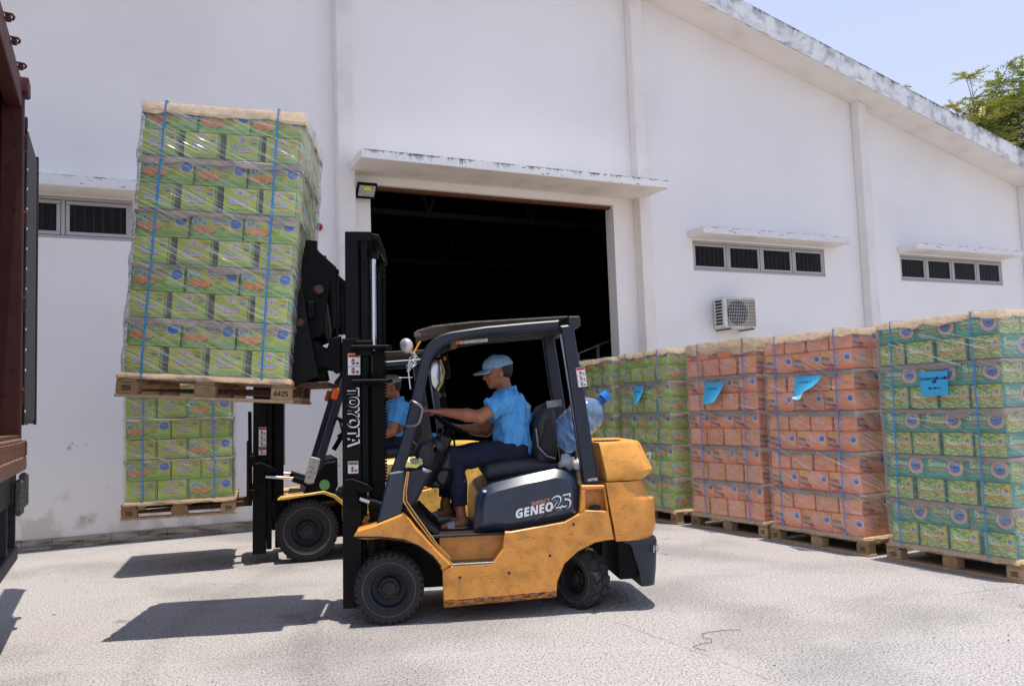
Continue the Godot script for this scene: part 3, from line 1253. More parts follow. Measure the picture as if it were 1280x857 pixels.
# ---------------------------------------------------------------- the warehouse
func gable(x: float) -> float:
	return 8.67 - 0.2515 * absf(x - 4.6)


func streaks(sd: int, base: Color, dark: Color, most: float, w := 1024, h := 64, spots := 26) -> ImageTexture:
	var a := Art.new(w, h, base)
	var f := FastNoiseLite.new()
	f.seed = sd
	f.frequency = 0.02
	f.fractal_octaves = 4
	var r := RandomNumberGenerator.new()
	r.seed = sd
	for x in w:
		var k := clampf(f.get_noise_1d(x * 1.0) * 1.5 + 0.55, 0.0, 1.0)
		var l := int(h * most * k * (0.25 + pow(r.randf(), 3.0) * 0.9))
		var t := clampf(f.get_noise_1d(x * 3.0 + 900.0) + 0.65, 0.15, 1.0)
		for y in mini(l, h):
			a.over(x, y, dark, t * (1.0 - 0.6 * y / maxf(l, 1.0)))
		if r.randf() < 0.5:
			for y in h:
				a.over(x, y, dark, 0.06 * r.randf())
	for k in spots:
		a.disc(r.randf() * w, r.randf() * h, 1.0 + r.randf() * 4.0, dark, 0.8)
	return a.tex()


func wall_picture() -> ImageTexture:
	# 26 m by 10 m: splashes at the foot, hairline cracks, faint runs
	var w := 2048
	var h := 768
	var a := Art.new(w, h, Color.WHITE)
	var f := FastNoiseLite.new()
	f.seed = 19
	f.frequency = 0.035
	f.fractal_octaves = 5
	var r := RandomNumberGenerator.new()
	r.seed = 4
	for y in range(h - 64, h):
		var up := float(h - y) / 64.0
		for x in w:
			var k := f.get_noise_2d(x, y * 0.8) + 0.42 - up * 0.95
			if k > 0.0:
				a.over(x, y, rgb(176, 160, 136), minf(k * 0.8, 0.3))
	for k in 70:
		var x := r.randi() % w
		var y := h - 20 - int(pow(r.randf(), 2.0) * 150.0)
		for q in 4:
			a.disc(x + r.randf_range(-9, 9), y + r.randf_range(-3, 3), 0.6 + r.randf() * 1.2, rgb(206, 196, 184))
	for k in 9:
		var p := Vector2(r.randf() * w, 60 + r.randf() * 560)
		var dir := Vector2(1, r.randf_range(-0.3, 0.3)) if r.randf() < 0.7 else Vector2(r.randf_range(-0.3, 0.3), 1)
		for s in 30 + r.randi() % 130:
			p += dir + Vector2(r.randf_range(-0.7, 0.7), r.randf_range(-0.9, 0.9))
			a.over(int(p.x), int(p.y), rgb(206, 202, 202), 0.25)
			if r.randf() < 0.02:
				dir = dir.rotated(r.randf_range(-0.5, 0.5))
	for k in 60:
		var x := r.randi() % w
		var y := 20 + r.randi() % 480
		for s in 30 + r.randi() % 90:
			a.over(x + int(s * 0.02), y + s, rgb(220, 216, 212), 0.08)
	return a.tex()


func wq(mb: MB, x0: float, x1: float, b0: float, b1: float, t0: float, t1: float, z: float, out: Vector3) -> void:
	var p := [Vector3(x0, b0, z), Vector3(x1, b1, z), Vector3(x1, t1, z), Vector3(x0, t0, z)]
	var us := []
	for q: Vector3 in p:
		us.append(Vector2((q.x + 8.0) / 26.0, 1.0 - q.y / 10.0))
	mb.tri(p[0], p[1], p[2], out, out, out, us[0], us[1], us[2])
	mb.tri(p[0], p[2], p[3], out, out, out, us[0], us[2], us[3])


func stained_box(parent: Node3D, called: String, c: Vector3, s: Vector3, stain: Material, b := Basis.IDENTITY) -> MeshInstance3D:
	var mb := MB.new()
	mb.xf = Transform3D(b, c)
	mb.box(Vector3.ZERO, s, 0.008)
	var o := put(mb, called, M.trim, parent)
	var e := MB.new()
	e.xf = Transform3D(b, c)
	var h := s * 0.5
	e.quad(Vector3(-h.x + 0.01, -h.y + 0.01, h.z + 0.002), Vector3(h.x - 0.01, -h.y + 0.01, h.z + 0.002), Vector3(h.x - 0.01, h.y, h.z + 0.002), Vector3(-h.x + 0.01, h.y, h.z + 0.002), Vector3.BACK, Rect2(0, 0, minf(1.0, s.x / 6.0), 1))
	put(e, "weathered_edge", stain, o)
	return o


func window_row(parent: Node3D, x0: float, x1: float, y0: float, y1: float) -> void:
	var mb := MB.new()
	var n := 4
	var w := (x1 - x0) / n
	var zc := -0.05
	for k in 2:
		mb.box(Vector3((x0 + x1) / 2, y0 + 0.02 if k == 0 else y1 - 0.02, zc), Vector3(x1 - x0, 0.04, 0.07), 0.004)
	for k in n + 1:
		mb.box(Vector3(clampf(x0 + k * w, x0 + 0.02, x1 - 0.02), (y0 + y1) / 2, zc), Vector3(0.04, y1 - y0 - 0.082, 0.066), 0.004)
	var f := put(mb, "window_frame", M.alu, parent)
	for k in n:
		var c := Vector3(x0 + (k + 0.5) * w, (y0 + y1) / 2, zc)
		var iw := w - 0.05
		var ih := y1 - y0 - 0.09
		var s := MB.new()
		for e: float in [-1.0, 1.0]:
			s.box(c + Vector3(0, e * (ih / 2 - 0.022), 0.012), Vector3(iw, 0.044, 0.03), 0.004)
			s.box(c + Vector3(e * (iw / 2 - 0.022), 0, 0.0125), Vector3(0.044, ih - 0.09, 0.029), 0.004)
		put(s, "sash", M.alu, f)
		var g := MB.new()
		g.box(c + Vector3(0, 0, 0.01), Vector3(iw - 0.08, ih - 0.08, 0.006))
		put(g, "pane", M.glass, f)
		var bars := MB.new()
		for q in 6:
			bars.box(c + Vector3((q - 2.5) * (iw - 0.1) / 6.0, 0, -0.045), Vector3(0.02, ih, 0.014))
		put(bars, "security_bars", M.bars, f)


func warehouse() -> void:
	var t := thing("warehouse", "large white gabled warehouse with a dark open loading door", "warehouse", yaw(WALL_TURN, WALL_AT))
	var wall_m := fresh(rgb(244, 240, 236), 0.8)
	wall_m.albedo_texture = wall_picture()
	second(wall_m, noise_tex(0.004, 5, 31, [[0.0, grey(0.94)], [0.4, grey(0.98)], [1.0, grey(1.0)]]), Vector3(0.16, 0.16, 0.16), true)
	var stain := fresh(Color.WHITE, 0.85)
	stain.albedo_texture = streaks(3, rgb(232, 232, 232), rgb(46, 46, 48), 0.75)
	var stain_low := fresh(Color.WHITE, 0.85)
	stain_low.albedo_texture = streaks(12, rgb(232, 230, 228), rgb(90, 90, 92), 0.3)
	var front := MB.new()
	var inner := MB.new()
	var holes := [[-3.25, -0.30, 3.55, 4.05], [2.65, 6.56, 0.0, 4.51], [8.07, 11.0, 3.535, 4.045], [12.94, 15.93, 3.535, 4.045]]
	var edges := [-8.0, -3.25, -0.30, 2.65, 4.6, 6.56, 8.07, 11.0, 12.94, 15.93, 17.2]
	for k in edges.size() - 1:
		var x0: float = edges[k]
		var x1: float = edges[k + 1]
		var low := 0.0
		for hh in holes:
			if x0 >= hh[0] - 0.01 and x1 <= hh[1] + 0.01:
				if hh[2] > 0.0:
					wq(front, x0, x1, 0, 0, hh[2], hh[2], 0.0, Vector3.BACK)
					wq(inner, x0, x1, 0, 0, hh[2], hh[2], -0.23, Vector3.FORWARD)
				low = hh[3]
		wq(front, x0, x1, low, low, gable(x0), gable(x1), 0.0, Vector3.BACK)
		wq(inner, x0, x1, low, low, gable(x0), gable(x1), -0.23, Vector3.FORWARD)
	for hh in holes:
		var a := Vector3(hh[0], hh[2], 0)
		var b := Vector3(hh[1], hh[3], 0)
		var e := Vector3(0, 0, -0.23)
		var bl := a
		var br := Vector3(b.x, a.y, 0)
		var tl := Vector3(a.x, b.y, 0)
		front.quad(bl + e, bl, tl, tl + e, Vector3.RIGHT, Rect2(0.5, 0.4, 0.01, 0.1))
		front.quad(br, br + e, b + e, b, Vector3.LEFT, Rect2(0.5, 0.4, 0.01, 0.1))
		front.quad(tl, b, b + e, tl + e, Vector3.DOWN, Rect2(0.5, 0.4, 0.01, 0.1))
		if hh[2] > 0.0:
			front.quad(bl + e, br + e, br, bl, Vector3.UP, Rect2(0.5, 0.4, 0.01, 0.1))
	put(front, "front_wall", wall_m, t)
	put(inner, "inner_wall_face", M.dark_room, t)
	# the rest of the shell
	var shell := MB.new()
	shell.box(Vector3(-7.9, 2.82, -10.2), Vector3(0.2, 5.64, 19.9))
	shell.box(Vector3(17.1, 2.82, -10.2), Vector3(0.2, 5.64, 19.9))
	shell.prism(V2([-8.0, 0, 17.2, 0, 17.2, gable(17.2), 4.6, gable(4.6), -8.0, gable(-8.0)]), -20.2, -20.4)
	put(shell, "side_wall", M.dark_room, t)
	var fl := MB.new()
	fl.box(Vector3(4.6, 0.004, -10.2), Vector3(24.6, 0.008, 19.9))
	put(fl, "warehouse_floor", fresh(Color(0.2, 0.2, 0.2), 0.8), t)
	for side: float in [-1.0, 1.0]:
		var xe := 4.6 + side * 13.3
		var ye := 8.67 - 0.2515 * 13.3
		var poly := V2([4.6, 8.672, xe, ye + 0.002, xe, ye + 0.37, 4.6, 9.04])
		var r := MB.new()
		r.prism(poly, -20.6, -0.12)
		put(r, "roof", M.dark_room, t)
		var top := MB.new()
		top.prism(V2([4.6, 9.045, xe, ye + 0.375, xe, ye + 0.39, 4.6, 9.06]), -20.6, 0.0)
		put(top, "roof_sheet", M.roofing, t)
		var so := MB.new()
		so.prism(poly, -0.12, 0.6, 0.0)
		var s := put(so, "eave", M.trim, t)
		var fa := MB.new()
		var n := 12
		for k in n:
			var xa := lerpf(4.6, xe, float(k) / n)
			var xb := lerpf(4.6, xe, float(k + 1) / n)
			var ya := lerpf(8.672, ye + 0.002, float(k) / n)
			var yb := lerpf(8.672, ye + 0.002, float(k + 1) / n)
			var p := [Vector3(xa, ya - 0.006, 0.635), Vector3(xb, yb - 0.006, 0.635), Vector3(xb, yb + 0.372, 0.635), Vector3(xa, ya + 0.372, 0.635)]
			var ua := float(k) * 0.17
			var ub := float(k + 1) * 0.17
			fa.tri(p[0], p[1], p[2], Vector3.BACK, Vector3.BACK, Vector3.BACK, Vector2(ua, 1), Vector2(ub, 1), Vector2(ub, 0))
			fa.tri(p[0], p[2], p[3], Vector3.BACK, Vector3.BACK, Vector3.BACK, Vector2(ua, 1), Vector2(ub, 0), Vector2(ua, 0))
			var e := Vector3(0, 0, -0.034)
			fa.quad(p[0] + e, p[1] + e, p[1], p[0], Vector3.DOWN, Rect2(0, 0.95, 0.1, 0.04))
			fa.quad(p[3], p[2], p[2] + e, p[3] + e, Vector3.UP, Rect2(0, 0.0, 0.1, 0.04))
		var fm := fresh(Color.WHITE, 0.85)
		fm.albedo_texture = streaks(27, rgb(232, 234, 234), rgb(84, 88, 92), 0.5, 1024, 64, 0)
		second(fm, noise_tex(0.012, 5, 61, [[0.0, grey(0.6)], [0.36, grey(0.84)], [0.5, grey(0.97)], [1.0, grey(1.0)]]), Vector3(0.5, 0.5, 0.5), true)
		put(fa, "eave_fascia", fm, s)
	for p in [[-2.90, -2.68], [2.175, 2.40], [6.935, 7.15], [11.89, 12.105], [16.62, 16.85]]:
		var mb := MB.new()
		var x0: float = p[0]
		var x1: float = p[1]
		mb.prism(V2([x0, 0, x1, 0, x1, gable(x1) - 0.003, x0, gable(x0) - 0.003]), 0.002, 0.187, 0.01)
		put(mb, "pilaster", M.trim, t)
	var can := stained_box(t, "door_canopy", Vector3(4.69, 4.68, 0.392), Vector3(4.74, 0.12, 0.776), stain)
	stained_box(t, "window_canopy", Vector3(9.62, 4.132, 0.2), Vector3(3.27, 0.11, 0.392), stain_low)
	stained_box(t, "window_canopy", Vector3(14.45, 4.128, 0.21), Vector3(3.12, 0.11, 0.415), stain_low)
	stained_box(t, "window_canopy", Vector3(-1.85, 4.135, 0.2), Vector3(3.4, 0.13, 0.392), stain_low)
	window_row(t, -3.25, -0.30, 3.55, 4.05)
	window_row(t, 8.07, 11.0, 3.535, 4.045)
	window_row(t, 12.94, 15.93, 3.535, 4.045)
	var li := MB.new()
	li.box(Vector3(4.605, 4.488, -0.12), Vector3(3.9, 0.042, 0.1), 0.004)
	put(li, "door_lintel", M.rust_beam, t)
	for seg in [[-8.0, 2.17], [2.405, 2.648], [6.562, 6.93], [7.155, 11.885], [12.11, 16.61]]:
		var mb := MB.new()
		var c := int((seg[1] - seg[0]) / 0.3) + 1
		var rr := RandomNumberGenerator.new()
		rr.seed = 9
		for k in c:
			var a := lerpf(seg[0], seg[1], float(k) / c)
			var b := lerpf(seg[0], seg[1], float(k + 1) / c)
			mb.box(Vector3((a + b) / 2, 0.06, 0.012), Vector3(b - a, 0.12 + rr.randf() * 0.02, 0.022), 0.006)
		put(mb, "plinth", M.plinth, t)
	for z: float in [-3.0, -7.5, -12.0]:
		var tr := MB.new()
		tr.bar(Vector3(-7.7, 4.9, z), Vector3(16.9, 4.9, z), 0.09, 0.09)
		for k in 12:
			var x := -7.7 + k * 2.05
			tr.bar(Vector3(x, 4.9, z), Vector3(x + 1.02, gable(x + 1.02) - 0.1, z), 0.05, 0.05)
			tr.bar(Vector3(x + 1.02, gable(x + 1.02) - 0.1, z), Vector3(x + 2.05, 4.9, z), 0.05, 0.05)
		put(tr, "roof_truss", M.dark_steel, t)


func wall_fittings() -> void:
	# wall-mounted air conditioner
	var at := yaw(WALL_TURN, WALL_AT + Basis(Vector3.UP, WALL_TURN) * Vector3(8.715, 2.56, 0.0))
	var t := thing("air_conditioner", "boxy white outdoor air conditioner unit mounted on the wall under the window", "air conditioner", at)
	var mb := MB.new()
	mb.box(Vector3(0, 0.26, 0.19), Vector3(0.68, 0.5, 0.25), 0.015)
	mb.soften()
	put(mb, "casing", M.ac_white, t)
	mb = MB.new()
	mb.box(Vector3(0.03, 0.255, 0.317), Vector3(0.58, 0.43, 0.006))
	put(mb, "front_panel", M.ac_grey, t)
	mb = MB.new()
	mb.xf = Transform3D(Basis.IDENTITY, Vector3(-0.06, 0.255, 0.322))
	mb.lathe([Vector2(0.205, -0.002), Vector2(0.205, 0.004), Vector2(0.19, 0.004), Vector2(0.19, 0.0), Vector2(0.0, 0.0)], 36)
	var fan := put(mb, "fan_opening", M.ac_dark, t)
	mb = MB.new()
	for k in 8:
		mb.box(Vector3(0.03, 0.07 + k * 0.053, 0.335), Vector3(0.58, 0.005, 0.005))
	for k in 12:
		mb.box(Vector3(-0.24 + k * 0.036, 0.255, 0.334), Vector3(0.004, 0.42, 0.004))
	put(mb, "fan_grille", M.ac_white, t)
	mb = MB.new()
	for k in 8:
		mb.box(Vector3(-0.342, 0.08 + k * 0.052, 0.2), Vector3(0.005, 0.034, 0.16))
	put(mb, "side_coil", M.ac_dark, t)
	for x: float in [-0.24, 0.24]:
		mb = MB.new()
		mb.box(Vector3(x, -0.012, 0.18), Vector3(0.04, 0.02, 0.34), 0.003)
		put(mb, "bracket", M.rust, t)
	# floodlight under the canopy
	at = yaw(WALL_TURN, WALL_AT + Basis(Vector3.UP, WALL_TURN) * Vector3(2.53, 4.33, 0.0))
	t = thing("floodlight", "small square black floodlight under the left end of the door canopy", "floodlight", at)
	mb = MB.new()
	mb.xf = Transform3D(Basis(Vector3.RIGHT, 0.75), Vector3(0.02, 0.04, 0.16))
	mb.box(Vector3.ZERO, Vector3(0.27, 0.23, 0.05), 0.01)
	put(mb, "housing", M.black, t)
	mb = MB.new()
	mb.xf = Transform3D(Basis(Vector3.RIGHT, 0.75), Vector3(0.02, 0.04, 0.16))
	mb.box(Vector3(0, 0.01, 0.027), Vector3(0.22, 0.16, 0.008))
	put(mb, "lens", M.grey_panel, t)
	mb = MB.new()
	mb.xf = Transform3D(Basis(Vector3.RIGHT, 0.75), Vector3(0.02, 0.04, 0.16))
	mb.box(Vector3(0, 0.045, 0.032), Vector3(0.1, 0.05, 0.004))
	put(mb, "led_plate", fresh(rgb(226, 214, 60), 0.4), t)
	mb = MB.new()
	mb.bar(Vector3(-0.13, 0.04, 0.01), Vector3(-0.13, 0.04, 0.16), 0.02, 0.006)
	mb.bar(Vector3(0.17, 0.04, 0.01), Vector3(0.17, 0.04, 0.16), 0.02, 0.006)
	put(mb, "bracket", M.black, t)
	# red alarm bell
	at = yaw(WALL_TURN, WALL_AT + Basis(Vector3.UP, WALL_TURN) * Vector3(1.94, 3.87, 0.0))
	t = thing("alarm_bell", "small round red alarm bell on the white wall left of the door", "bell", at)
	mb = MB.new()
	mb.lathe([Vector2(0.0, 0.06), Vector2(0.03, 0.055), Vector2(0.045, 0.035), Vector2(0.05, 0.02), Vector2(0.05, 0.01)], 20)
	mb.soften(50)
	put(mb, "gong", fresh(rgb(150, 36, 28), 0.35), t)
	mb = MB.new()
	mb.box(Vector3(0, 0, 0.006), Vector3(0.06, 0.06, 0.01), 0.002)
	put(mb, "base_plate", M.rust, t)
	# railing inside the doorway
	at = yaw(WALL_TURN, WALL_AT + Basis(Vector3.UP, WALL_TURN) * Vector3(6.0, 0.0, -0.5))
	t = thing("metal_railing", "grey metal railing just inside the right side of the dark doorway", "railing", at)
	for x: float in [0.1, 0.47, 0.84]:
		mb = MB.new()
		mb.box(Vector3(x, (2.2 + x * 0.34) / 2, 0), Vector3(0.05, 2.2 + x * 0.34, 0.05), 0.004)
		put(mb, "post", M.galv, t)
	for y: float in [2.2, 1.92]:
		mb = MB.new()
		mb.bar(Vector3(0.05, y, 0.03), Vector3(1.0, y + 0.33, 0.03), 0.05, 0.02, 0.004)
		put(mb, "rail", M.galv, t)


func yard_picture() -> ImageTexture:
	# 16 m of worn concrete: patches, tyre tracks, oil spots
	var n := 1024
	var f := FastNoiseLite.new()
	f.seed = 41
	f.frequency = 0.008
	f.fractal_octaves = 6
	var a := Art.new(n, n, Color.WHITE)
	var src := f.get_seamless_image(n, n)
	for y in n:
		for x in n:
			var t := src.get_pixel(x, y).r
			var k := 0.9 + 0.1 * smoothstep(0.25, 0.62, t)
			if t < 0.3:
				k -= (0.3 - t) * 0.25
			a.im.set_pixel(x, y, Color(k, k * 0.998, k * 0.995))
	var r := RandomNumberGenerator.new()
	r.seed = 12
	# each track: centre, radius, from, to
	for q in [[3.4, -9.6, 4.9, 1.2, 3.6], [3.4, -9.6, 5.8, 1.2, 3.5], [-1.0, 1.2, 6.4, 3.6, 5.6], [-1.0, 1.2, 7.3, 3.7, 5.6], [6.0, -2.0, 4.2, 2.6, 4.4], [6.0, -2.0, 5.1, 2.6, 4.3], [-6.0, -4.5, 3.8, -0.9, 1.2], [-6.0, -4.5, 4.7, -0.9, 1.0]]:
		var steps := int(q[2] * absf(q[4] - q[3]) * 20.0)
		for s in steps:
			var t := lerpf(q[3], q[4], float(s) / steps)
			var px: float = (q[0] + cos(t) * q[2]) * 64.0
			var py: float = -(q[1] + sin(t) * q[2]) * 64.0
			for e in 5:
				var w := (e - 2) * 2.2 + r.randf_range(-1.0, 1.0)
				var xx := posmod(int(px + cos(t) * w), n)
				var yy := posmod(int(py - sin(t) * w), n)
				for d in 9:
					a.over(posmod(xx + d % 3, n), posmod(yy + d / 3, n), rgb(120, 116, 112), 0.035 + 0.035 * r.randf())
	for k in 70:
		var p := Vector2(r.randf() * n, r.randf() * n)
		var s := 1.0 + 5.0 * pow(r.randf(), 3.0)
		for e in 6:
			var o := Vector2(r.randfn(), r.randfn()) * s
			for y in range(int(-s), int(s) + 1):
				for x in range(int(-s), int(s) + 1):
					if x * x + y * y < s * s:
						a.over(posmod(int(p.x + o.x) + x, n), posmod(int(p.y + o.y) + y, n), rgb(96, 92, 88), 0.12)
	return a.tex()


func ground_and_tree() -> void:
	var g := MB.new()
	g.quad(Vector3(-90, 0, 60), Vector3(90, 0, 60), Vector3(90, 0, -120), Vector3(-90, 0, -120), Vector3.UP)
	var m := worn(rgb(178, 174, 171), 0.9, 0.0, yard_picture(), Vector3(0.0625, 0.0625, 0.0625), true)
	second(m, noise_tex(0.11, 3, 42, [[0.0, grey(0.38)], [0.25, grey(0.62)], [0.38, grey(0.86)], [0.55, grey(0.97)], [1.0, grey(1.0)]], 1024), Vector3(0.5, 0.5, 0.5), true)
	relief(m, noise_tex(0.3, 4, 43, [], 1024), 2.5)
	var gm := put(g, "ground", m, self)
	gm.set_meta("kind", "structure")
	var rnd := RandomNumberGenerator.new()
	rnd.seed = 77
	# fine cracks in the concrete
	for c in [[Vector2(0.6, -5.5), Vector2(0.87, -4.99), 0.004], [Vector2(0.87, -4.99), Vector2(1.5, -3.75), 0.003], [Vector2(-4.2, -7.6), Vector2(-2.2, -7.1), 0.004], [Vector2(3.0, -5.9), Vector2(4.6, -6.4), 0.004]]:
		var mb := MB.new()
		var a: Vector2 = c[0]
		var b: Vector2 = c[1]
		var n := 40
		var last := a
		for k in n:
			var p := a.lerp(b, float(k + 1) / n) + Vector2(rnd.randf_range(-0.012, 0.012), rnd.randf_range(-0.012, 0.012))
			var s: Vector2 = (p - last).orthogonal().normalized() * c[2] * rnd.randf_range(0.2, 0.7)
			mb.quad(Vector3(last.x - s.x, 0.004, last.y - s.y), Vector3(p.x - s.x, 0.004, p.y - s.y), Vector3(p.x + s.x, 0.004, p.y + s.y), Vector3(last.x + s.x, 0.004, last.y + s.y), Vector3.UP)
			last = p
		put(mb, "crack", fresh(rgb(150, 144, 138), 0.95), gm)
	# loose grit
	var grit := MB.new()
	for k in 900:
		var p := Vector3(rnd.randf_range(-4.5, 4.5), 0.0, rnd.randf_range(-8.5, -3.2))
		var s := 0.002 + 0.006 * pow(rnd.randf(), 4.0)
		var b := Basis(Vector3.UP, rnd.randf() * TAU)
		grit.box(p + Vector3(0, s * 0.3, 0), Vector3(s * 1.6, s, s * 1.1), s * 0.35, b)
	var gr := put(grit, "gravel", worn(rgb(176, 170, 162), 0.95, 0.0, noise_tex(0.1, 2, 6, [[0.0, grey(0.5)], [1.0, grey(1.0)]], 128), Vector3(3, 3, 3)), self)
	gr.set_meta("kind", "stuff")
	gr.set_meta("label", "loose grit scattered over the concrete apron")
	gr.set_meta("category", "gravel")
	# a bit of wire and a scrap of plastic left on the ground
	var t := thing("loose_wire", "thin dark bent wire lying on the concrete right of the forklift", "wire", Transform3D(Basis.from_scale(Vector3(0.62, 0.62, 0.72)), Vector3(1.06, 0, -4.98)))
	var path := []
	for q in [[-0.05, 0.26], [-0.11, 0.22], [-0.14, 0.14], [-0.06, 0.1], [0.05, 0.06], [0.08, -0.02], [0.02, -0.1], [0.03, -0.2], [0.14, -0.26], [0.32, -0.3], [0.44, -0.28]]:
		path.append(Vector3(q[0], 0.008 + 0.006 * absf(sin(q[0] * 20.0)), q[1]))
	var wm := MB.new()
	wm.tube(path, 0.0024, 6)
	put(wm, "wire", M.black, t)
	t = thing("plastic_scrap", "tiny crumpled pale blue plastic scrap on the concrete by the container's shadow", "litter", Transform3D(Basis.IDENTITY, Vector3(-3.45, 0, -6.26)))
	var sm := MB.new()
	sm.ball(Vector3(0, 0.008, 0), Vector3(0.018, 0.008, 0.013), 10)
	noise.frequency = 40.0
	sm.crumple(noise, 0.012)
	put(sm, "scrap", fresh(rgb(150, 190, 226), 0.4), t)
	# tree behind the building
	t = thing("tree", "feathery green leafed tree rising behind the low end of the warehouse roof", "tree", Transform3D(Basis.IDENTITY, Vector3(16.7, 0.5, -30.0)))
	var br := MB.new()
	br.cyl(Vector3(0, -0.5, 0), Vector3(-0.2, 6.2, 0), 0.26, 0.19, 12)
	br.cyl(Vector3(-0.2, 6.2, 0), Vector3(-0.5, 8.6, 0.1), 0.19, 0.12, 12)
	put(br, "trunk", M.bark, t)
	var tips := []
	var limbs := MB.new()
	for k in 66:
		var a := TAU * k / 66.0 * 9.0 + rnd.randf() * 0.5
		var from := Vector3(-0.2, 6.2, 0).lerp(Vector3(-0.5, 8.6, 0.1), rnd.randf())
		var l := 2.4 + rnd.randf() * 2.8
		var p := from
		var dir := Vector3(cos(a), 0.5 + rnd.randf() * 0.75, sin(a)).normalized()
		var r0 := 0.075
		for s in 5:
			var q := p + dir * l / 5.0
			limbs.cyl(p, q, r0, r0 * 0.72, 6, false)
			r0 *= 0.72
			p = q
			dir = (dir + Vector3(rnd.randf_range(-0.3, 0.3), rnd.randf_range(-0.25, 0.12), rnd.randf_range(-0.3, 0.3))).normalized()
			if s >= 1:
				tips.append(p)
				for e in 2:
					var d2 := (dir + Vector3(rnd.randf_range(-1, 1), rnd.randf_range(-0.4, 0.5), rnd.randf_range(-1, 1))).normalized()
					var q2 := p + d2 * (0.5 + rnd.randf() * 0.7)
					limbs.cyl(p, q2, 0.018, 0.008, 5, false)
					tips.append(q2)
	put(limbs, "branches", M.bark, t)
	var crowns := [MB.new(), MB.new(), MB.new()]
	for p: Vector3 in tips:
		var which := rnd.randi() % 3
		var mb: MB = crowns[which]
		for f in 9:
			# a feathery frond: a drooping midrib with pairs of leaflets
			var d := Vector3(rnd.randf_range(-1, 1), rnd.randf_range(-0.1, 0.35), rnd.randf_range(-1, 1)).normalized()
			var side := d.cross(Vector3.UP).normalized()
			var l := 0.4 + rnd.randf() * 0.35
			for s in 8:
				var c := p + d * l * (s + 1) / 8.0 + Vector3.DOWN * pow((s + 1) / 8.0, 2.0) * 0.14
				for e: float in [-1.0, 1.0]:
					var tip := c + side * e * 0.125 * (1.0 - s * 0.07) + d * 0.06 + Vector3(0, rnd.randf_range(-0.05, 0.03), 0)
					var wd := d * 0.027
					mb.flat(c - wd, c + wd, tip, Vector3.UP)
					mb.flat(c + wd, tip + wd * 0.9, tip, Vector3.UP)
	for k in 3:
		var o := put(crowns[k], "foliage", M.leaves[k], t)
		o.set_meta("kind", "stuff")


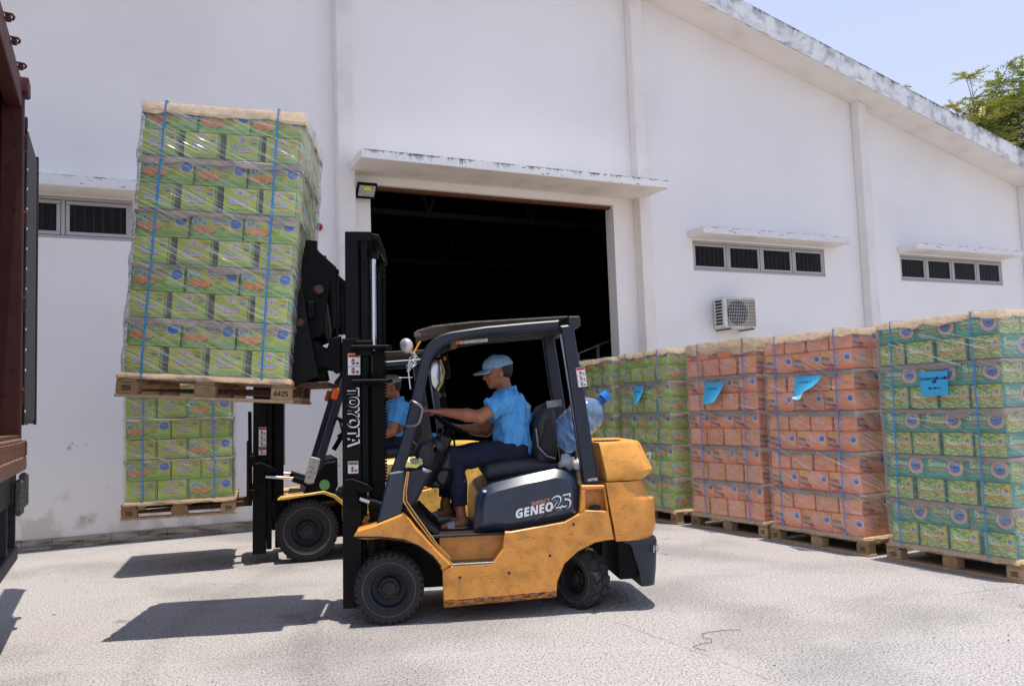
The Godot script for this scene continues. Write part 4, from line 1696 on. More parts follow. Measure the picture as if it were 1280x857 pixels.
# ---------------------------------------------------------------- container on its trailer
func container() -> void:
	var at := yaw(WALL_TURN, Vector3(-3.625, 0, -6.12))
	var t := thing("shipping_container", "open rust red shipping container standing on a trailer by the photo's left edge", "shipping container", at)
	var y0 := 1.17
	var y1 := 3.98
	var L := 4.2
	var mb := MB.new()
	mb.box(Vector3(-L / 2, y0 + 0.1, 1.22), Vector3(L, 0.12, 2.3))
	put(mb, "container_floor", M.wood_dark, t)
	mb = MB.new()
	mb.box(Vector3(-L / 2 - 0.05, y1 - 0.03, 1.22), Vector3(L - 0.1, 0.04, 2.36))
	put(mb, "container_roof", M.red_ox, t)
	for z: float in [0.03, 2.41]:
		mb = MB.new()
		var poly := PackedVector2Array()
		var back := PackedVector2Array()
		var n := 22
		for k in n:
			var x := -0.14 - (L - 0.3) * k / n
			for q in [[0.0, 0.0], [0.07, 0.0], [0.11, 0.036], [0.2, 0.036]]:
				var xx: float = x - q[0]
				poly.append(Vector2(xx, q[1]))
		for k in poly.size() - 1:
			var a := poly[k]
			var b := poly[k + 1]
			for e: float in [-0.002, 0.002]:
				mb.quad(Vector3(a.x, y0 + 0.1, z - 0.018 + a.y + e), Vector3(b.x, y0 + 0.1, z - 0.018 + b.y + e), Vector3(b.x, y1 - 0.08, z - 0.018 + b.y + e), Vector3(a.x, y1 - 0.08, z - 0.018 + a.y + e), Vector3(0, 0, e))
		put(mb, "corrugated_side", M.red_in, t)
		mb = MB.new()
		mb.box(Vector3(-L / 2, y1 - 0.05, z), Vector3(L, 0.09, 0.07), 0.006)
		mb.box(Vector3(-L / 2, y0 + 0.06, z), Vector3(L, 0.12, 0.07), 0.006)
		put(mb, "side_rail", M.red_ox, t)
	mb = MB.new()
	mb.box(Vector3(-L, (y0 + y1) / 2, 1.22), Vector3(0.05, y1 - y0, 2.4))
	put(mb, "end_wall", M.red_in, t)
	for z: float in [0.0, 2.44]:
		mb = MB.new()
		mb.box(Vector3(-0.07, (y0 + y1) / 2, z + (0.05 if z < 1 else -0.05)), Vector3(0.15, y1 - y0 - 0.24, 0.11), 0.012)
		put(mb, "corner_post", M.red_ox, t)
		for y: float in [y0 + 0.06, y1 - 0.06]:
			mb = MB.new()
			mb.box(Vector3(-0.06, y, z + (0.06 if z < 1 else -0.06)), Vector3(0.2, 0.12, 0.18), 0.012)
			put(mb, "corner_casting", M.red_ox, t)
	mb = MB.new()
	mb.box(Vector3(-0.06, y1 - 0.13, 1.22), Vector3(0.11, 0.2, 2.2), 0.01)
	var hd := put(mb, "door_header", M.red_ox, t)
	for z: float in [0.42, 0.86, 1.22, 1.75]:
		mb = MB.new()
		mb.tube([Vector3(-0.01, y1 - 0.02, z - 0.04), Vector3(0.036, y1 - 0.025, z - 0.04), Vector3(0.045, y1 - 0.025, z), Vector3(0.036, y1 - 0.025, z + 0.04), Vector3(-0.01, y1 - 0.02, z + 0.04)], 0.008, 8)
		mb.box(Vector3(0.012, y1 - 0.03, z), Vector3(0.03, 0.04, 0.07), 0.004)
		put(mb, "lashing_ring", M.red_ox, hd)
	mb = MB.new()
	mb.box(Vector3(-0.05, y0 + 0.07, 1.22), Vector3(0.14, 0.13, 2.2), 0.012)
	put(mb, "door_sill", M.sill_metal, t)
	mb = MB.new()
	mb.box(Vector3(-0.02, y0 - 0.045, 1.22), Vector3(0.12, 0.1, 2.44), 0.012)
	for k in 9:
		mb.box(Vector3(0.03, y0 + 0.06, 0.25 + k * 0.24), Vector3(0.03, 0.1, 0.03), 0.004)
	put(mb, "worn_sill_plate", M.sill_metal, t)
	for side: float in [-1.0, 1.0]:
		# both doors stand open, swung round in line with the end of the box
		var zc := -0.61 if side < 0 else 3.05
		mb = MB.new()
		mb.box(Vector3(-0.03, 2.57, zc), Vector3(0.055, 2.32, 1.13), 0.008)
		var d := put(mb, "door", M.red_ox, t)
		mb = MB.new()
		for e: float in [-1.0, 1.0]:
			mb.box(Vector3(0.006, 2.57, zc + e * 0.53), Vector3(0.022, 2.34, 0.06), 0.006)
			mb.box(Vector3(-0.06, 2.57, zc + e * 0.57), Vector3(0.02, 2.34, 0.022), 0.006)
		put(mb, "door_gasket", M.rubber, d)
		mb = MB.new()
		mb.box(Vector3(0.0, 2.57, zc), Vector3(0.012, 2.26, 1.0), 0.003)
		put(mb, "door_lining", M.lining, d)
		mb = MB.new()
		for k in 15:
			mb.ball(Vector3(0.018, 1.5 + k * 0.153, zc + 0.53 * (1.0 if side < 0 else -1.0)), Vector3(0.006, 0.011, 0.011), 8)
		put(mb, "rivets", M.white, d)
		for y: float in [1.62, 2.3, 2.95, 3.52]:
			mb = MB.new()
			var zh := -0.03 if side < 0 else 2.47
			mb.box(Vector3(-0.0, y, zh), Vector3(0.05, 0.09, 0.07), 0.006)
			mb.cyl(Vector3(0.0, y - 0.07, zh), Vector3(0.0, y + 0.07, zh), 0.014, -1, 8)
			put(mb, "hinge", M.red_ox, d)
	# trailer below
	var tr := thing("trailer", "dark blue trailer chassis carrying the red shipping container", "trailer", at)
	mb = MB.new()
	for z: float in [0.6, 1.84]:
		mb.box(Vector3(-L / 2, 0.97, z), Vector3(L - 0.1, 0.24, 0.12), 0.006)
	for x: float in [-0.25, -2.0, -3.9]:
		mb.box(Vector3(x, 1.0, 1.22), Vector3(0.1, 0.16, 2.3), 0.006)
	put(mb, "chassis_frame", M.trailer, tr)
	mb = MB.new()
	mb.box(Vector3(-0.05, 0.98, 1.24), Vector3(0.06, 0.24, 2.36), 0.01)
	mb.box(Vector3(-0.05, 0.49, 1.24), Vector3(0.09, 0.1, 2.36), 0.01)
	for z: float in [0.1, 0.62, 1.3, 1.95, 2.34]:
		mb.box(Vector3(-0.05, 0.73, z), Vector3(0.06, 0.46, 0.06), 0.006)
	put(mb, "rear_bumper", M.trailer, tr)
	mb = MB.new()
	mb.box(Vector3(-0.24, 0.72, 0.36), Vector3(0.012, 0.5, 0.45))
	mb.box(Vector3(-0.24, 0.72, 2.1), Vector3(0.012, 0.5, 0.45))
	put(mb, "mud_flap", M.rubber, tr)
	for q in [[-0.02, 0.93], [0.32, 0.9], [2.1, 0.9]]:
		mb = MB.new()
		mb.box(Vector3(0.02, q[1], q[0]), Vector3(0.06, 0.25, 0.1), 0.02)
		mb.soften()
		put(mb, "tail_lamp", M.lamp_dirty, tr)
	for x: float in [-1.3, -2.5]:
		for z: float in [0.2, 2.24]:
			var w := make_wheel(tr, Vector3(x, 0.5, z), 0.5, 0.3, 1.0 if z > 1 else -1.0, 0.0, 26)
	mb = MB.new()
	for x: float in [-1.3, -2.5]:
		mb.cyl(Vector3(x, 0.5, 0.2), Vector3(x, 0.5, 2.24), 0.07)
	put(mb, "axle", M.trailer, tr)


# ---------------------------------------------------------------- forklifts
func make_wheel(parent: Node3D, c: Vector3, r: float, w: float, face: float, steer: float, lugs: int, rim_r := 0.56) -> MeshInstance3D:
	# the disc faces +z (face 1) or -z; the tyre is the part, rim, hub and bolts belong to it
	var hw := w / 2.0
	var base := Transform3D(Basis(Vector3.UP, steer + (0.0 if face > 0 else PI)), c)
	var mb := MB.new()
	var rr := r * rim_r
	mb.lathe([Vector2(rr, -hw * 0.8), Vector2(r * 0.8, -hw), Vector2(r * 0.91, -hw * 0.93), Vector2(r * 0.942, -hw * 0.7), Vector2(r * 0.942, hw * 0.7), Vector2(r * 0.91, hw * 0.93), Vector2(r * 0.8, hw), Vector2(r * 0.72, hw * 0.99), Vector2(r * 0.7, hw * 0.94), Vector2(rr * 1.04, hw * 0.9), Vector2(rr, hw * 0.74)], 48)
	mb.soften(32)
	for k in lugs:
		for s: float in [-1.0, 1.0]:
			var a := TAU * (k + (0.5 if s > 0 else 0.0)) / lugs
			var b := Basis(Vector3.BACK, a)
			# a block that runs over the shoulder: across the tread and down the side
			mb.xf = Transform3D(b, Vector3.ZERO)
			mb.box(Vector3(r * 0.962, 0, s * hw * 0.46), Vector3(r * 0.072, TAU * r / lugs * 0.7, hw * 0.86), 0.006, Basis(Vector3.RIGHT, s * 0.35))
			mb.box(Vector3(r * 0.91, 0, s * hw * 0.93), Vector3(r * 0.1, TAU * r / lugs * 0.55, hw * 0.08), 0.005)
			mb.xf = Transform3D.IDENTITY
	var t := place(mb.mesh(), "tyre", M.rubber, parent, base)
	mb = MB.new()
	mb.lathe([Vector2(rr * 0.98, -hw * 0.7), Vector2(rr * 0.98, hw * 0.72), Vector2(rr * 1.06, hw * 0.86), Vector2(rr * 1.03, hw * 0.93), Vector2(rr * 0.9, hw * 0.82), Vector2(rr * 0.84, hw * 0.3), Vector2(rr * 0.55, hw * 0.18), Vector2(rr * 0.5, hw * 0.42), Vector2(rr * 0.2, hw * 0.5), Vector2(0.0, hw * 0.5)], 36)
	mb.soften(30)
	put(mb, "rim", M.rim, t)
	mb = MB.new()
	mb.lathe([Vector2(rr * 0.34, hw * 0.4), Vector2(rr * 0.33, hw * 0.72), Vector2(rr * 0.2, hw * 0.8), Vector2(0, hw * 0.8)], 20)
	mb.soften(30)
	put(mb, "hub", M.rim, t)
	mb = MB.new()
	mb.cyl(Vector3(0, 0, hw * 0.35), Vector3(0, 0, hw * 0.62), rr * 0.06, -1, 6)
	var nut := mb.mesh()
	for k in 6:
		var a := TAU * k / 6.0
		place(nut, "wheel_nut", M.rust, t, Transform3D(Basis.IDENTITY, Vector3(cos(a) * rr * 0.46, sin(a) * rr * 0.46, 0)))
	mb = MB.new()
	mb.lathe([Vector2(r * 0.735, hw * 0.985), Vector2(r * 0.75, hw * 1.012), Vector2(r * 0.765, hw * 0.985)], 48)
	put(mb, "dusty_ring", M.rubber_dust, t)
	return t


func sticker_art(rows: int, head: Color) -> StandardMaterial3D:
	var a := Art.new(64, 32 * rows + 16, rgb(226, 224, 220))
	a.rect(2, 2, 60, 13, head)
	for k in 4:
		a.rect(8 + k * 13, 5, 8, 7, rgb(40, 20, 16))
	for r in rows:
		var y := 18 + r * 32
		a.rect(0, y + 29, 64, 2, rgb(60, 50, 50))
		a.disc(28, y + 13, 11, rgb(170, 60, 50))
		a.disc(28, y + 13, 8, rgb(226, 224, 220))
		a.rect(24, y + 6, 7, 15, rgb(50, 46, 46))
		a.disc(27, y + 5, 3, rgb(50, 46, 46))
		for q in 16:
			a.rect(20 + q, y + 5 + q, 3, 2, rgb(170, 60, 50))
		a.rect(44, y + 14, 12, 9, rgb(60, 54, 54))
	var m := fresh(Color.WHITE, 0.5)
	m.albedo_texture = a.tex()
	return m


func sticker(parent: Node3D, c: Vector3, w: float, h: float, m: Material, turn := 0.0, out := Vector3.BACK) -> void:
	var mb := MB.new()
	mb.xf = Transform3D(Basis(Vector3.BACK, turn), c)
	mb.quad(Vector3(-w / 2, -h / 2, 0), Vector3(w / 2, -h / 2, 0), Vector3(w / 2, h / 2, 0), Vector3(-w / 2, h / 2, 0), out)
	put(mb, "warning_label", m, parent)


func plan_ring(y: float, x0: float, x1: float, z0: float, z1: float, r: float, seg := 5) -> PackedVector3Array:
	# front corners square, the two rear corners rounded
	var p := PackedVector3Array()
	p.append(Vector3(x0, y, z0))
	for k in seg + 1:
		var a := PI / 2.0 * k / seg
		p.append(Vector3(x1 - r + sin(a) * r, y, z0 - r + cos(a) * r))
	for k in seg + 1:
		var a := PI / 2.0 * k / seg
		p.append(Vector3(x1 - r + cos(a) * r, y, z1 + r - sin(a) * r))
	p.append(Vector3(x0, y, z1))
	return p


func mirror_z(mb: MB, called: String, m: Material, parent: Node3D) -> MeshInstance3D:
	# the same piece on the far side of the truck, whose middle is at z = -0.5
	var c := MB.new()
	for k in range(0, mb.v.size(), 3):
		var p := []
		var q := []
		for i in 3:
			p.append(Vector3(mb.v[k + i].x, mb.v[k + i].y, -1.0 - mb.v[k + i].z))
			q.append(Vector3(mb.n[k + i].x, mb.n[k + i].y, -mb.n[k + i].z))
		c.tri(p[0], p[1], p[2], q[0], q[1], q[2])
	return put(c, called, m, parent)


func mast(t: Node3D, dx: float, raised: float, text: bool) -> void:
	var lean := -0.015
	var at := Transform3D(Basis(Vector3.BACK, lean), Vector3(dx, 0, 0))
	var mb := MB.new()
	mb.box(Vector3(-0.17, 1.845, -0.5), Vector3(0.12, 0.11, 0.66), 0.008)
	var ms := place(mb.mesh(), "mast", M.black_dusty, t, at)
	for q in [[1.62, 0.07], [0.5, 0.16]]:
		mb = MB.new()
		mb.box(Vector3(-0.1, q[0], -0.5), Vector3(0.1, q[1], 0.6), 0.008)
		put(mb, "crossmember", M.black_dusty, ms)
	for side in 2:
		var z := -0.185 if side == 0 else -0.815
		var inw := -1.0 if side == 0 else 1.0
		var ox := 0.0 if side == 0 else -0.07
		mb = MB.new()
		# outer channel: web towards the outside, two flanges
		mb.box(Vector3(-0.255, 1.0, z - 0.006 * -inw), Vector3(0.126, 1.83, 0.014), 0.003)
		mb.box(Vector3(-0.309, 1.0, z + inw * 0.04), Vector3(0.018, 1.832, 0.07), 0.003)
		mb.box(Vector3(-0.2, 1.0, z + inw * 0.04), Vector3(0.018, 1.832, 0.07), 0.003)
		put(mb, "outer_channel", M.black_dusty, ms)
		mb = MB.new()
		var ib := 0.12 + raised
		var it := 1.91 + raised
		mb.box(Vector3(-0.252, (ib + it) / 2, z + inw * 0.024), Vector3(0.086, it - ib, 0.014), 0.003)
		mb.box(Vector3(-0.289, (ib + it) / 2, z + inw * 0.05), Vector3(0.016, it - ib, 0.05), 0.003)
		mb.box(Vector3(-0.214, (ib + it) / 2, z + inw * 0.05), Vector3(0.016, it - ib, 0.05), 0.003)
		mb.box(Vector3(-0.165, (ib + it) / 2, z + inw * 0.05), Vector3(0.05, it - ib, 0.05), 0.006)
		put(mb, "inner_channel", M.black_dusty, ms)
		mb = MB.new()
		mb.cyl(Vector3(-0.105 + ox * 0.6, 0.3, z + inw * 0.05), Vector3(-0.105 + ox * 0.6, 1.66, z + inw * 0.05), 0.034)
		put(mb, "lift_cylinder", M.black, ms)
		mb = MB.new()
		mb.cyl(Vector3(-0.105, 1.66, z + inw * 0.05), Vector3(-0.105, 1.72 + raised, z + inw * 0.05), 0.021)
		put(mb, "piston_rod", M.chrome if side == 0 else M.black, ms)
		mb = MB.new()
		mb.cyl(Vector3(-0.105, 1.72 + raised, z + inw * 0.05), Vector3(-0.105, 1.76 + raised, z + inw * 0.05), 0.042)
		put(mb, "rod_collar", M.black, ms)
		mb = MB.new()
		mb.cyl(Vector3(-0.105, 1.6, z + inw * 0.05), Vector3(-0.105, 1.67, z + inw * 0.05), 0.05)
		put(mb, "cylinder_gland", M.black, ms)
		# leaf chain: rows of little plates
		mb = MB.new()
		var n := int((1.68 + raised - 0.9) / 0.022)
		for k in n:
			mb.box(Vector3(-0.05 + ox, 0.92 + k * 0.022, z + inw * 0.04), Vector3(0.018, 0.016, 0.026))
			mb.box(Vector3(-0.026 + ox, 0.931 + k * 0.022, z + inw * 0.04), Vector3(0.018, 0.016, 0.022))
		put(mb, "lift_chain", M.black, ms)
		if side == 0:
			mb = MB.new()
			mb.box(Vector3(-0.07, 0.98, z + inw * 0.03), Vector3(0.08, 1.7, 0.03), 0.004)
			put(mb, "hose_guard", M.black, ms)
		# brackets round the cylinder
		for y: float in ([1.85, 1.615] if side == 0 else []):
			mb = MB.new()
			mb.prism(V2([-0.25, -0.05, 0.005, -0.05, 0.028, -0.02, 0.02, 0.09, -0.25, 0.09]), -0.012, 0.012, 0.004)
			var pm := MB.new()
			for i in range(0, mb.v.size(), 3):
				var p := []
				var q := []
				for e in 3:
					p.append(Vector3(mb.v[i + e].x, y + mb.v[i + e].z, z + 0.02 * -inw + inw * (mb.v[i + e].y)))
					q.append(Vector3(mb.n[i + e].x, mb.n[i + e].z, inw * mb.n[i + e].y))
				pm.tri(p[0], p[1], p[2], q[0], q[1], q[2])
			put(pm, "cylinder_bracket", M.black, ms)
		# tilt cylinder at the foot
		mb = MB.new()
		var zt := z - inw * 0.03
		mb.prism(V2([-0.3, 0.95, -0.25, 0.96, -0.14, 0.915, -0.1, 0.88, -0.13, 0.86, -0.22, 0.86, -0.2, 0.79, -0.25, 0.76, -0.29, 0.8]), zt - 0.02, zt + 0.02, 0.006)
		mb.cyl(Vector3(-0.25, 0.83, zt - 0.035), Vector3(-0.25, 0.83, zt + 0.045), 0.042, -1, 18)
		mb.cyl(Vector3(-0.25, 0.83, zt + 0.045), Vector3(-0.25, 0.83, zt + 0.052), 0.026, -1, 12)
		put(mb, "tilt_bracket", M.black, ms)
		mb = MB.new()
		mb.cyl(Vector3(-0.2, 0.82, zt), Vector3(-0.12 - dx, 0.79, zt), 0.016)
		put(mb, "tilt_rod", M.chrome, ms)
		mb = MB.new()
		mb.cyl(Vector3(-0.135 - dx, 0.793, zt), Vector3(0.08 - dx, 0.715, zt), 0.034, -1, 18)
		put(mb, "tilt_cylinder", M.black, ms)
	mb = MB.new()
	mb.box(Vector3(-0.2, 1.875 + raised, -0.5), Vector3(0.178, 0.07, 0.6), 0.006)
	mb.prism(V2([-0.11, 1.9 + raised, -0.06, 1.89 + raised, -0.02, 1.78 + raised, -0.035, 1.765 + raised, -0.075, 1.85 + raised, -0.11, 1.86 + raised]), -0.22, -0.78, 0.004)
	put(mb, "top_crosshead", M.black_dusty, ms)
	var zf := -0.1745
	if text:
		mb = MB.new()
		var turn := Basis(Vector3.BACK, -PI / 2.0)
		lettering(mb, letters("TOYOTA", sans, 1.6), Transform3D(turn, Vector3(-0.248, 1.375, zf)), 0.1)
		put(mb, "white_lettering", M.white, ms)
		mb = MB.new()
		lettering(mb, letters("TOYOTA", sans, 0.2), Transform3D(turn, Vector3(-0.248, 1.375, zf + 0.0015)), 0.1)
		put(mb, "lettering_centre", M.black, ms)
		sticker(ms, Vector3(-0.235, 1.735, zf), 0.083, 0.15, sticker_art(2, rgb(214, 96, 40)))
		sticker(ms, Vector3(-0.245, 1.03, zf), 0.07, 0.085, sticker_art(1, rgb(190, 140, 90)))
	else:
		sticker(ms, Vector3(-0.23, 1.2, zf), 0.07, 0.19, sticker_art(3, rgb(196, 60, 50)))
		sticker(ms, Vector3(-0.23, 1.06, zf), 0.07, 0.065, sticker_art(1, rgb(196, 60, 50)))


func forks(t: Node3D, dx: float, lean: float, foot: Vector3, reach: float) -> void:
	# L-shaped forks whose heel stands at foot
	for z: float in [-0.3, -0.7]:
		var mb := MB.new()
		mb.xf = Transform3D(Basis(Vector3.BACK, lean), foot)
		mb.prism(V2([0.03, 0.0, 0.03, 0.62, -0.005, 0.62, -0.012, 0.05, -reach * 0.5, 0.036, -reach, 0.012, -reach, 0.0]), z - 0.055, z + 0.055, 0.004)
		put(mb, "fork", M.rust, t)


func attachment(t: Node3D, lift: float) -> void:
	# hinged fork carriage of the near truck, drawn for a lift of zero at the height it stands at
	var o := Vector3(0, lift, 0)
	var pieces := [
		["load_backrest", [-0.525, 2.626, -0.45, 2.613, -0.451, 2.55, -0.321, 2.423, -0.321, 2.37, -0.36, 2.33, -0.40, 2.1, -0.42, 1.95, -0.56, 1.90, -0.60, 2.2], -0.2, -0.23, M.black],
		["fork_shank", [-0.593, 2.258, -0.55, 2.268, -0.51, 2.0, -0.475, 1.80, -0.45, 1.66, -0.60, 1.60, -0.645, 1.64], -0.12, -0.19, M.black_dusty],
		["hinge_arm", [-0.52, 1.93, -0.45, 1.90, -0.40, 1.84, -0.37, 1.93, -0.30, 1.94, -0.30, 1.69, -0.34, 1.68, -0.38, 1.72, -0.45, 1.73, -0.53, 1.70], -0.215, -0.29, M.black],
	]
	for p in pieces:
		var mb := MB.new()
		mb.xf.origin = o
		mb.prism(V2(p[1]), p[2], p[3], 0.006)
		put(mb, p[0], p[4], t)
		mirror_z(mb, p[0], p[4], t)
	var mb := MB.new()
	for q in [[-0.49, 2.56, 0.06, 0.56], [-0.50, 1.72, 0.12, 0.7], [-0.49, 2.12, 0.12, 0.7], [-0.33, 1.8, 0.2, 0.56]]:
		mb = MB.new()
		mb.xf.origin = o
		mb.box(Vector3(q[0], q[1], -0.5), Vector3(0.05, q[2], q[3]), 0.006)
		put(mb, "carriage_bar", M.black, t)
	for z: float in [-0.25, -0.75]:
		mb = MB.new()
		mb.xf.origin = o
		mb.cyl(Vector3(-0.355, 2.38, z), Vector3(-0.345, 2.0, z), 0.045, 0.036, 16)
		mb.cyl(Vector3(-0.356, 2.41, z), Vector3(-0.355, 2.38, z), 0.05, 0.05, 16)
		put(mb, "hinge_cylinder", M.black, t)
		mb = MB.new()
		mb.xf.origin = o
		var path := []
		for k in 90:
			var a := TAU * k / 9.0
			path.append(Vector3(-0.405 + cos(a) * 0.018, 2.19 - k * 0.0022, z + sin(a) * 0.018))
		mb.tube(path, 0.004, 5)
		put(mb, "coil_spring", M.steel, t)
		mb = MB.new()
		mb.xf.origin = o
		for k in 3:
			mb.tube([Vector3(-0.46 + k * 0.02, 2.27, z + 0.02 * k), Vector3(-0.43 + k * 0.02, 2.15, z + 0.03), Vector3(-0.41 + k * 0.02, 1.98, z + 0.02 * k), Vector3(-0.38, 1.9, z)], 0.011, 7)
		put(mb, "hose", M.rubber, t)
		mb = MB.new()
		mb.xf.origin = o
		mb.cyl(Vector3(-0.56, 2.03, -0.108 if z > -0.5 else -0.892), Vector3(-0.56, 2.03, -0.125 if z > -0.5 else -0.875), 0.026, -1, 14)
		mb.cyl(Vector3(-0.45, 2.26, -0.19 if z > -0.5 else -0.81), Vector3(-0.43, 2.26, -0.14 if z > -0.5 else -0.86), 0.03, -1, 14)
		put(mb, "pivot_pin", M.rust, t)
	mb = MB.new()
	mb.xf.origin = o
	mb.box(Vector3(-0.5, 1.61, -0.5), Vector3(0.22, 0.03, 0.72), 0.006)
	put(mb, "heel_plate", M.rust, t)


func seat(t: Node3D) -> void:
	var mb := MB.new()
	mb.prism(V2([0.66, 0.955, 0.70, 0.895, 1.18, 0.935, 1.24, 0.98, 1.03, 1.035, 0.87, 1.035, 0.70, 1.01]), -0.76, -0.26, 0.03)
	mb.soften(50)
	noise.frequency = 9.0
	mb.crumple(noise, 0.008)
	var s := put(mb, "seat", M.vinyl, t)
	mb = MB.new()
	mb.prism(V2([1.055, 0.985, 1.035, 1.08, 1.05, 1.29, 1.11, 1.405, 1.165, 1.425, 1.205, 1.37, 1.215, 1.2, 1.205, 0.985]), -0.74, -0.28, 0.035)
	mb.soften(50)
	mb.crumple(noise, 0.012)
	put(mb, "backrest", M.vinyl, s)
	mb = MB.new()
	mb.prism(V2([1.07, 1.1, 1.1, 1.2, 1.13, 1.31, 1.175, 1.31, 1.19, 1.15, 1.15, 1.07]), -0.262, -0.29, 0.008)
	put(mb, "bolster", M.rubber, s)
	mb = MB.new()
	mb.tube([Vector3(1.05, 1.25, -0.25), Vector3(1.06, 1.12, -0.245), Vector3(1.12, 1.05, -0.245), Vector3(1.18, 1.03, -0.25)], 0.008)
	put(mb, "seat_piping", M.steel, s)
	mb = MB.new()
	mb.bar(Vector3(1.14, 1.415, -0.3), Vector3(1.25, 1.425, -0.3), 0.025, 0.05)
	put(mb, "backrest_hook", M.steel, s)


func forklift(called: String, label: String, at: Transform3D, far: bool) -> Node3D:
	var t := thing(called, label, "forklift", at, "forklifts carrying carton loads")
	var body: Material = M.yellow if far else M.orange
	var mb := MB.new()
	# side skirts with a notch for the grab recess, and the bar across its top
	mb.prism(V2([0.355, 0.341, 0.423, 0.367, 0.692, 0.371, 0.763, 0.459, 0.782, 0.574, 0.82, 0.572, 1.188, 0.618, 1.294, 0.666, 1.335, 0.69, 1.498, 0.676, 1.526, 0.483, 1.46, 0.479, 1.391, 0.468, 1.276, 0.418, 1.177, 0.338, 1.124, 0.223, 1.115, 0.124, 0.359, 0.099]), -0.005, -0.13, 0.006)
	mb.soften(20)
	var sk := put(mb, "side_panel", body, t)
	mirror_z(mb, "side_panel", body, t)
	mb = MB.new()
	mb.prism(V2([0.361, 0.101, 1.114, 0.126, 1.117, 0.168, 0.361, 0.15]), -0.0035, -0.02, 0.003)
	put(mb, "scraped_edge", M.scraped, sk)
	for q in [[0.47, 0.29], [0.8, 0.30], [1.08, 0.4], [1.25, 0.6]]:
		mb = MB.new()
		mb.cyl(Vector3(q[0], q[1], -0.006), Vector3(q[0], q[1], 0.001), 0.009, -1, 8)
		put(mb, "bolt", M.rubber, sk)
	mb = MB.new()
	mb.prism(V2([1.313, 0.858, 1.478, 0.852, 1.482, 0.826, 1.313, 0.828]), -0.006, -0.1, 0.006)
	mb.prism(V2([1.312, 0.827, 1.344, 0.827, 1.336, 0.692, 1.297, 0.672]), -0.006, -0.1, 0.005)
	mb.prism(V2([1.471, 0.825, 1.482, 0.825, 1.497, 0.678, 1.486, 0.679]), -0.006, -0.1, 0.003)
	put(mb, "recess_bar", body, sk)
	mb = MB.new()
	mb.box(Vector3(1.41, 0.76, -0.11), Vector3(0.16, 0.18, 0.02))
	put(mb, "recess_back", body, sk)
	mb = MB.new()
	mb.ball(Vector3(1.41, 0.70, -0.05), Vector3(0.045, 0.018, 0.03), 10)
	mb.crumple(noise, 0.01)
	put(mb, "rag", M.rubber, sk)
	mb = MB.new()
	mb.box(Vector3(0.57, 0.46, -0.16), Vector3(0.46, 0.22, 0.03), 0.006)
	put(mb, "step_panel", body, t)
	mirror_z(mb, "step_panel", body, t)
	mb = MB.new()
	mb.box(Vector3(0.56, 0.374, -0.075), Vector3(0.28, 0.012, 0.14), 0.004)
	put(mb, "step_tread", M.steel, t)
	mirror_z(mb, "step_tread", M.steel, t)
	mb = MB.new()
	mb.box(Vector3(0.75, 0.33, -0.5), Vector3(1.5, 0.3, 0.46), 0.01)
	mb.box(Vector3(0.0, 0.24, -0.5), Vector3(0.14, 0.16, 0.62), 0.01)
	mb.box(Vector3(1.322, 0.21, -0.5), Vector3(0.12, 0.1, 0.62), 0.01)
	mb.box(Vector3(0.0, 0.5, -0.5), Vector3(0.3, 0.3, 0.4), 0.01)
	put(mb, "underframe", M.black, t)
	mb = MB.new()
	mb.box(Vector3(0.46, 0.558, -0.5), Vector3(0.66, 0.016, 0.94), 0.004)
	mb.prism(V2([0.1, 0.75, 0.13, 0.76, 0.34, 0.58, 0.32, 0.565]), -0.08, -0.92)
	put(mb, "floor_plate", M.rubber, t)
	# mudguards
	mb = MB.new()
	if far:
		mb.prism(V2([-0.27, 0.605, -0.24, 0.63, 0.02, 0.65, 0.16, 0.665, 0.27, 0.62, 0.36, 0.54, 0.4, 0.45, 0.38, 0.44, 0.33, 0.52, 0.25, 0.595, 0.15, 0.64, 0.0, 0.628, -0.2, 0.606]), 0.0, -0.27, 0.004)
	else:
		mb.prism(V2([-0.227, 0.584, -0.222, 0.592, -0.197, 0.634, -0.072, 0.665, 0.09, 0.722, 0.106, 0.729, 0.15, 0.685, 0.188, 0.631, 0.317, 0.482, 0.415, 0.375, 0.355, 0.342, 0.348, 0.35, 0.326, 0.388, 0.291, 0.426, 0.204, 0.504, 0.102, 0.548, -0.044, 0.571, -0.147, 0.571]), 0.004, -0.27, 0.01)
	mb.soften(30)
	put(mb, "mudguard", body, t)
	mirror_z(mb, "mudguard", body, t)
	if not far:
		mb = MB.new()
		mb.prism(V2([-0.23, 0.584, -0.04, 0.574, 0.11, 0.55, 0.21, 0.5, 0.3, 0.42, 0.34, 0.36, 0.35, 0.37, 0.3, 0.44, 0.205, 0.515, 0.105, 0.562, -0.04, 0.586, -0.22, 0.597]), 0.012, -0.0, 0.003)
		put(mb, "mudguard_lip", M.black_dusty, t)
		mb = MB.new()
		mb.tube([Vector3(0.14, 1.0, -0.02), Vector3(0.115, 0.87, 0.0), Vector3(0.11, 0.81, 0.005), Vector3(0.17, 0.71, 0.012), Vector3(0.3, 0.53, 0.014), Vector3(0.4, 0.41, 0.014), Vector3(0.425, 0.37, 0.01)], 0.006)
		mb.tube([Vector3(0.15, 1.0, -0.015), Vector3(0.13, 0.87, 0.005), Vector3(0.13, 0.81, 0.01), Vector3(0.2, 0.7, 0.014), Vector3(0.33, 0.51, 0.016), Vector3(0.41, 0.42, 0.016)], 0.004)
		put(mb, "cable", fresh(rgb(196, 150, 84), 0.6), t)
	# engine cover under the seat
	mb = MB.new()
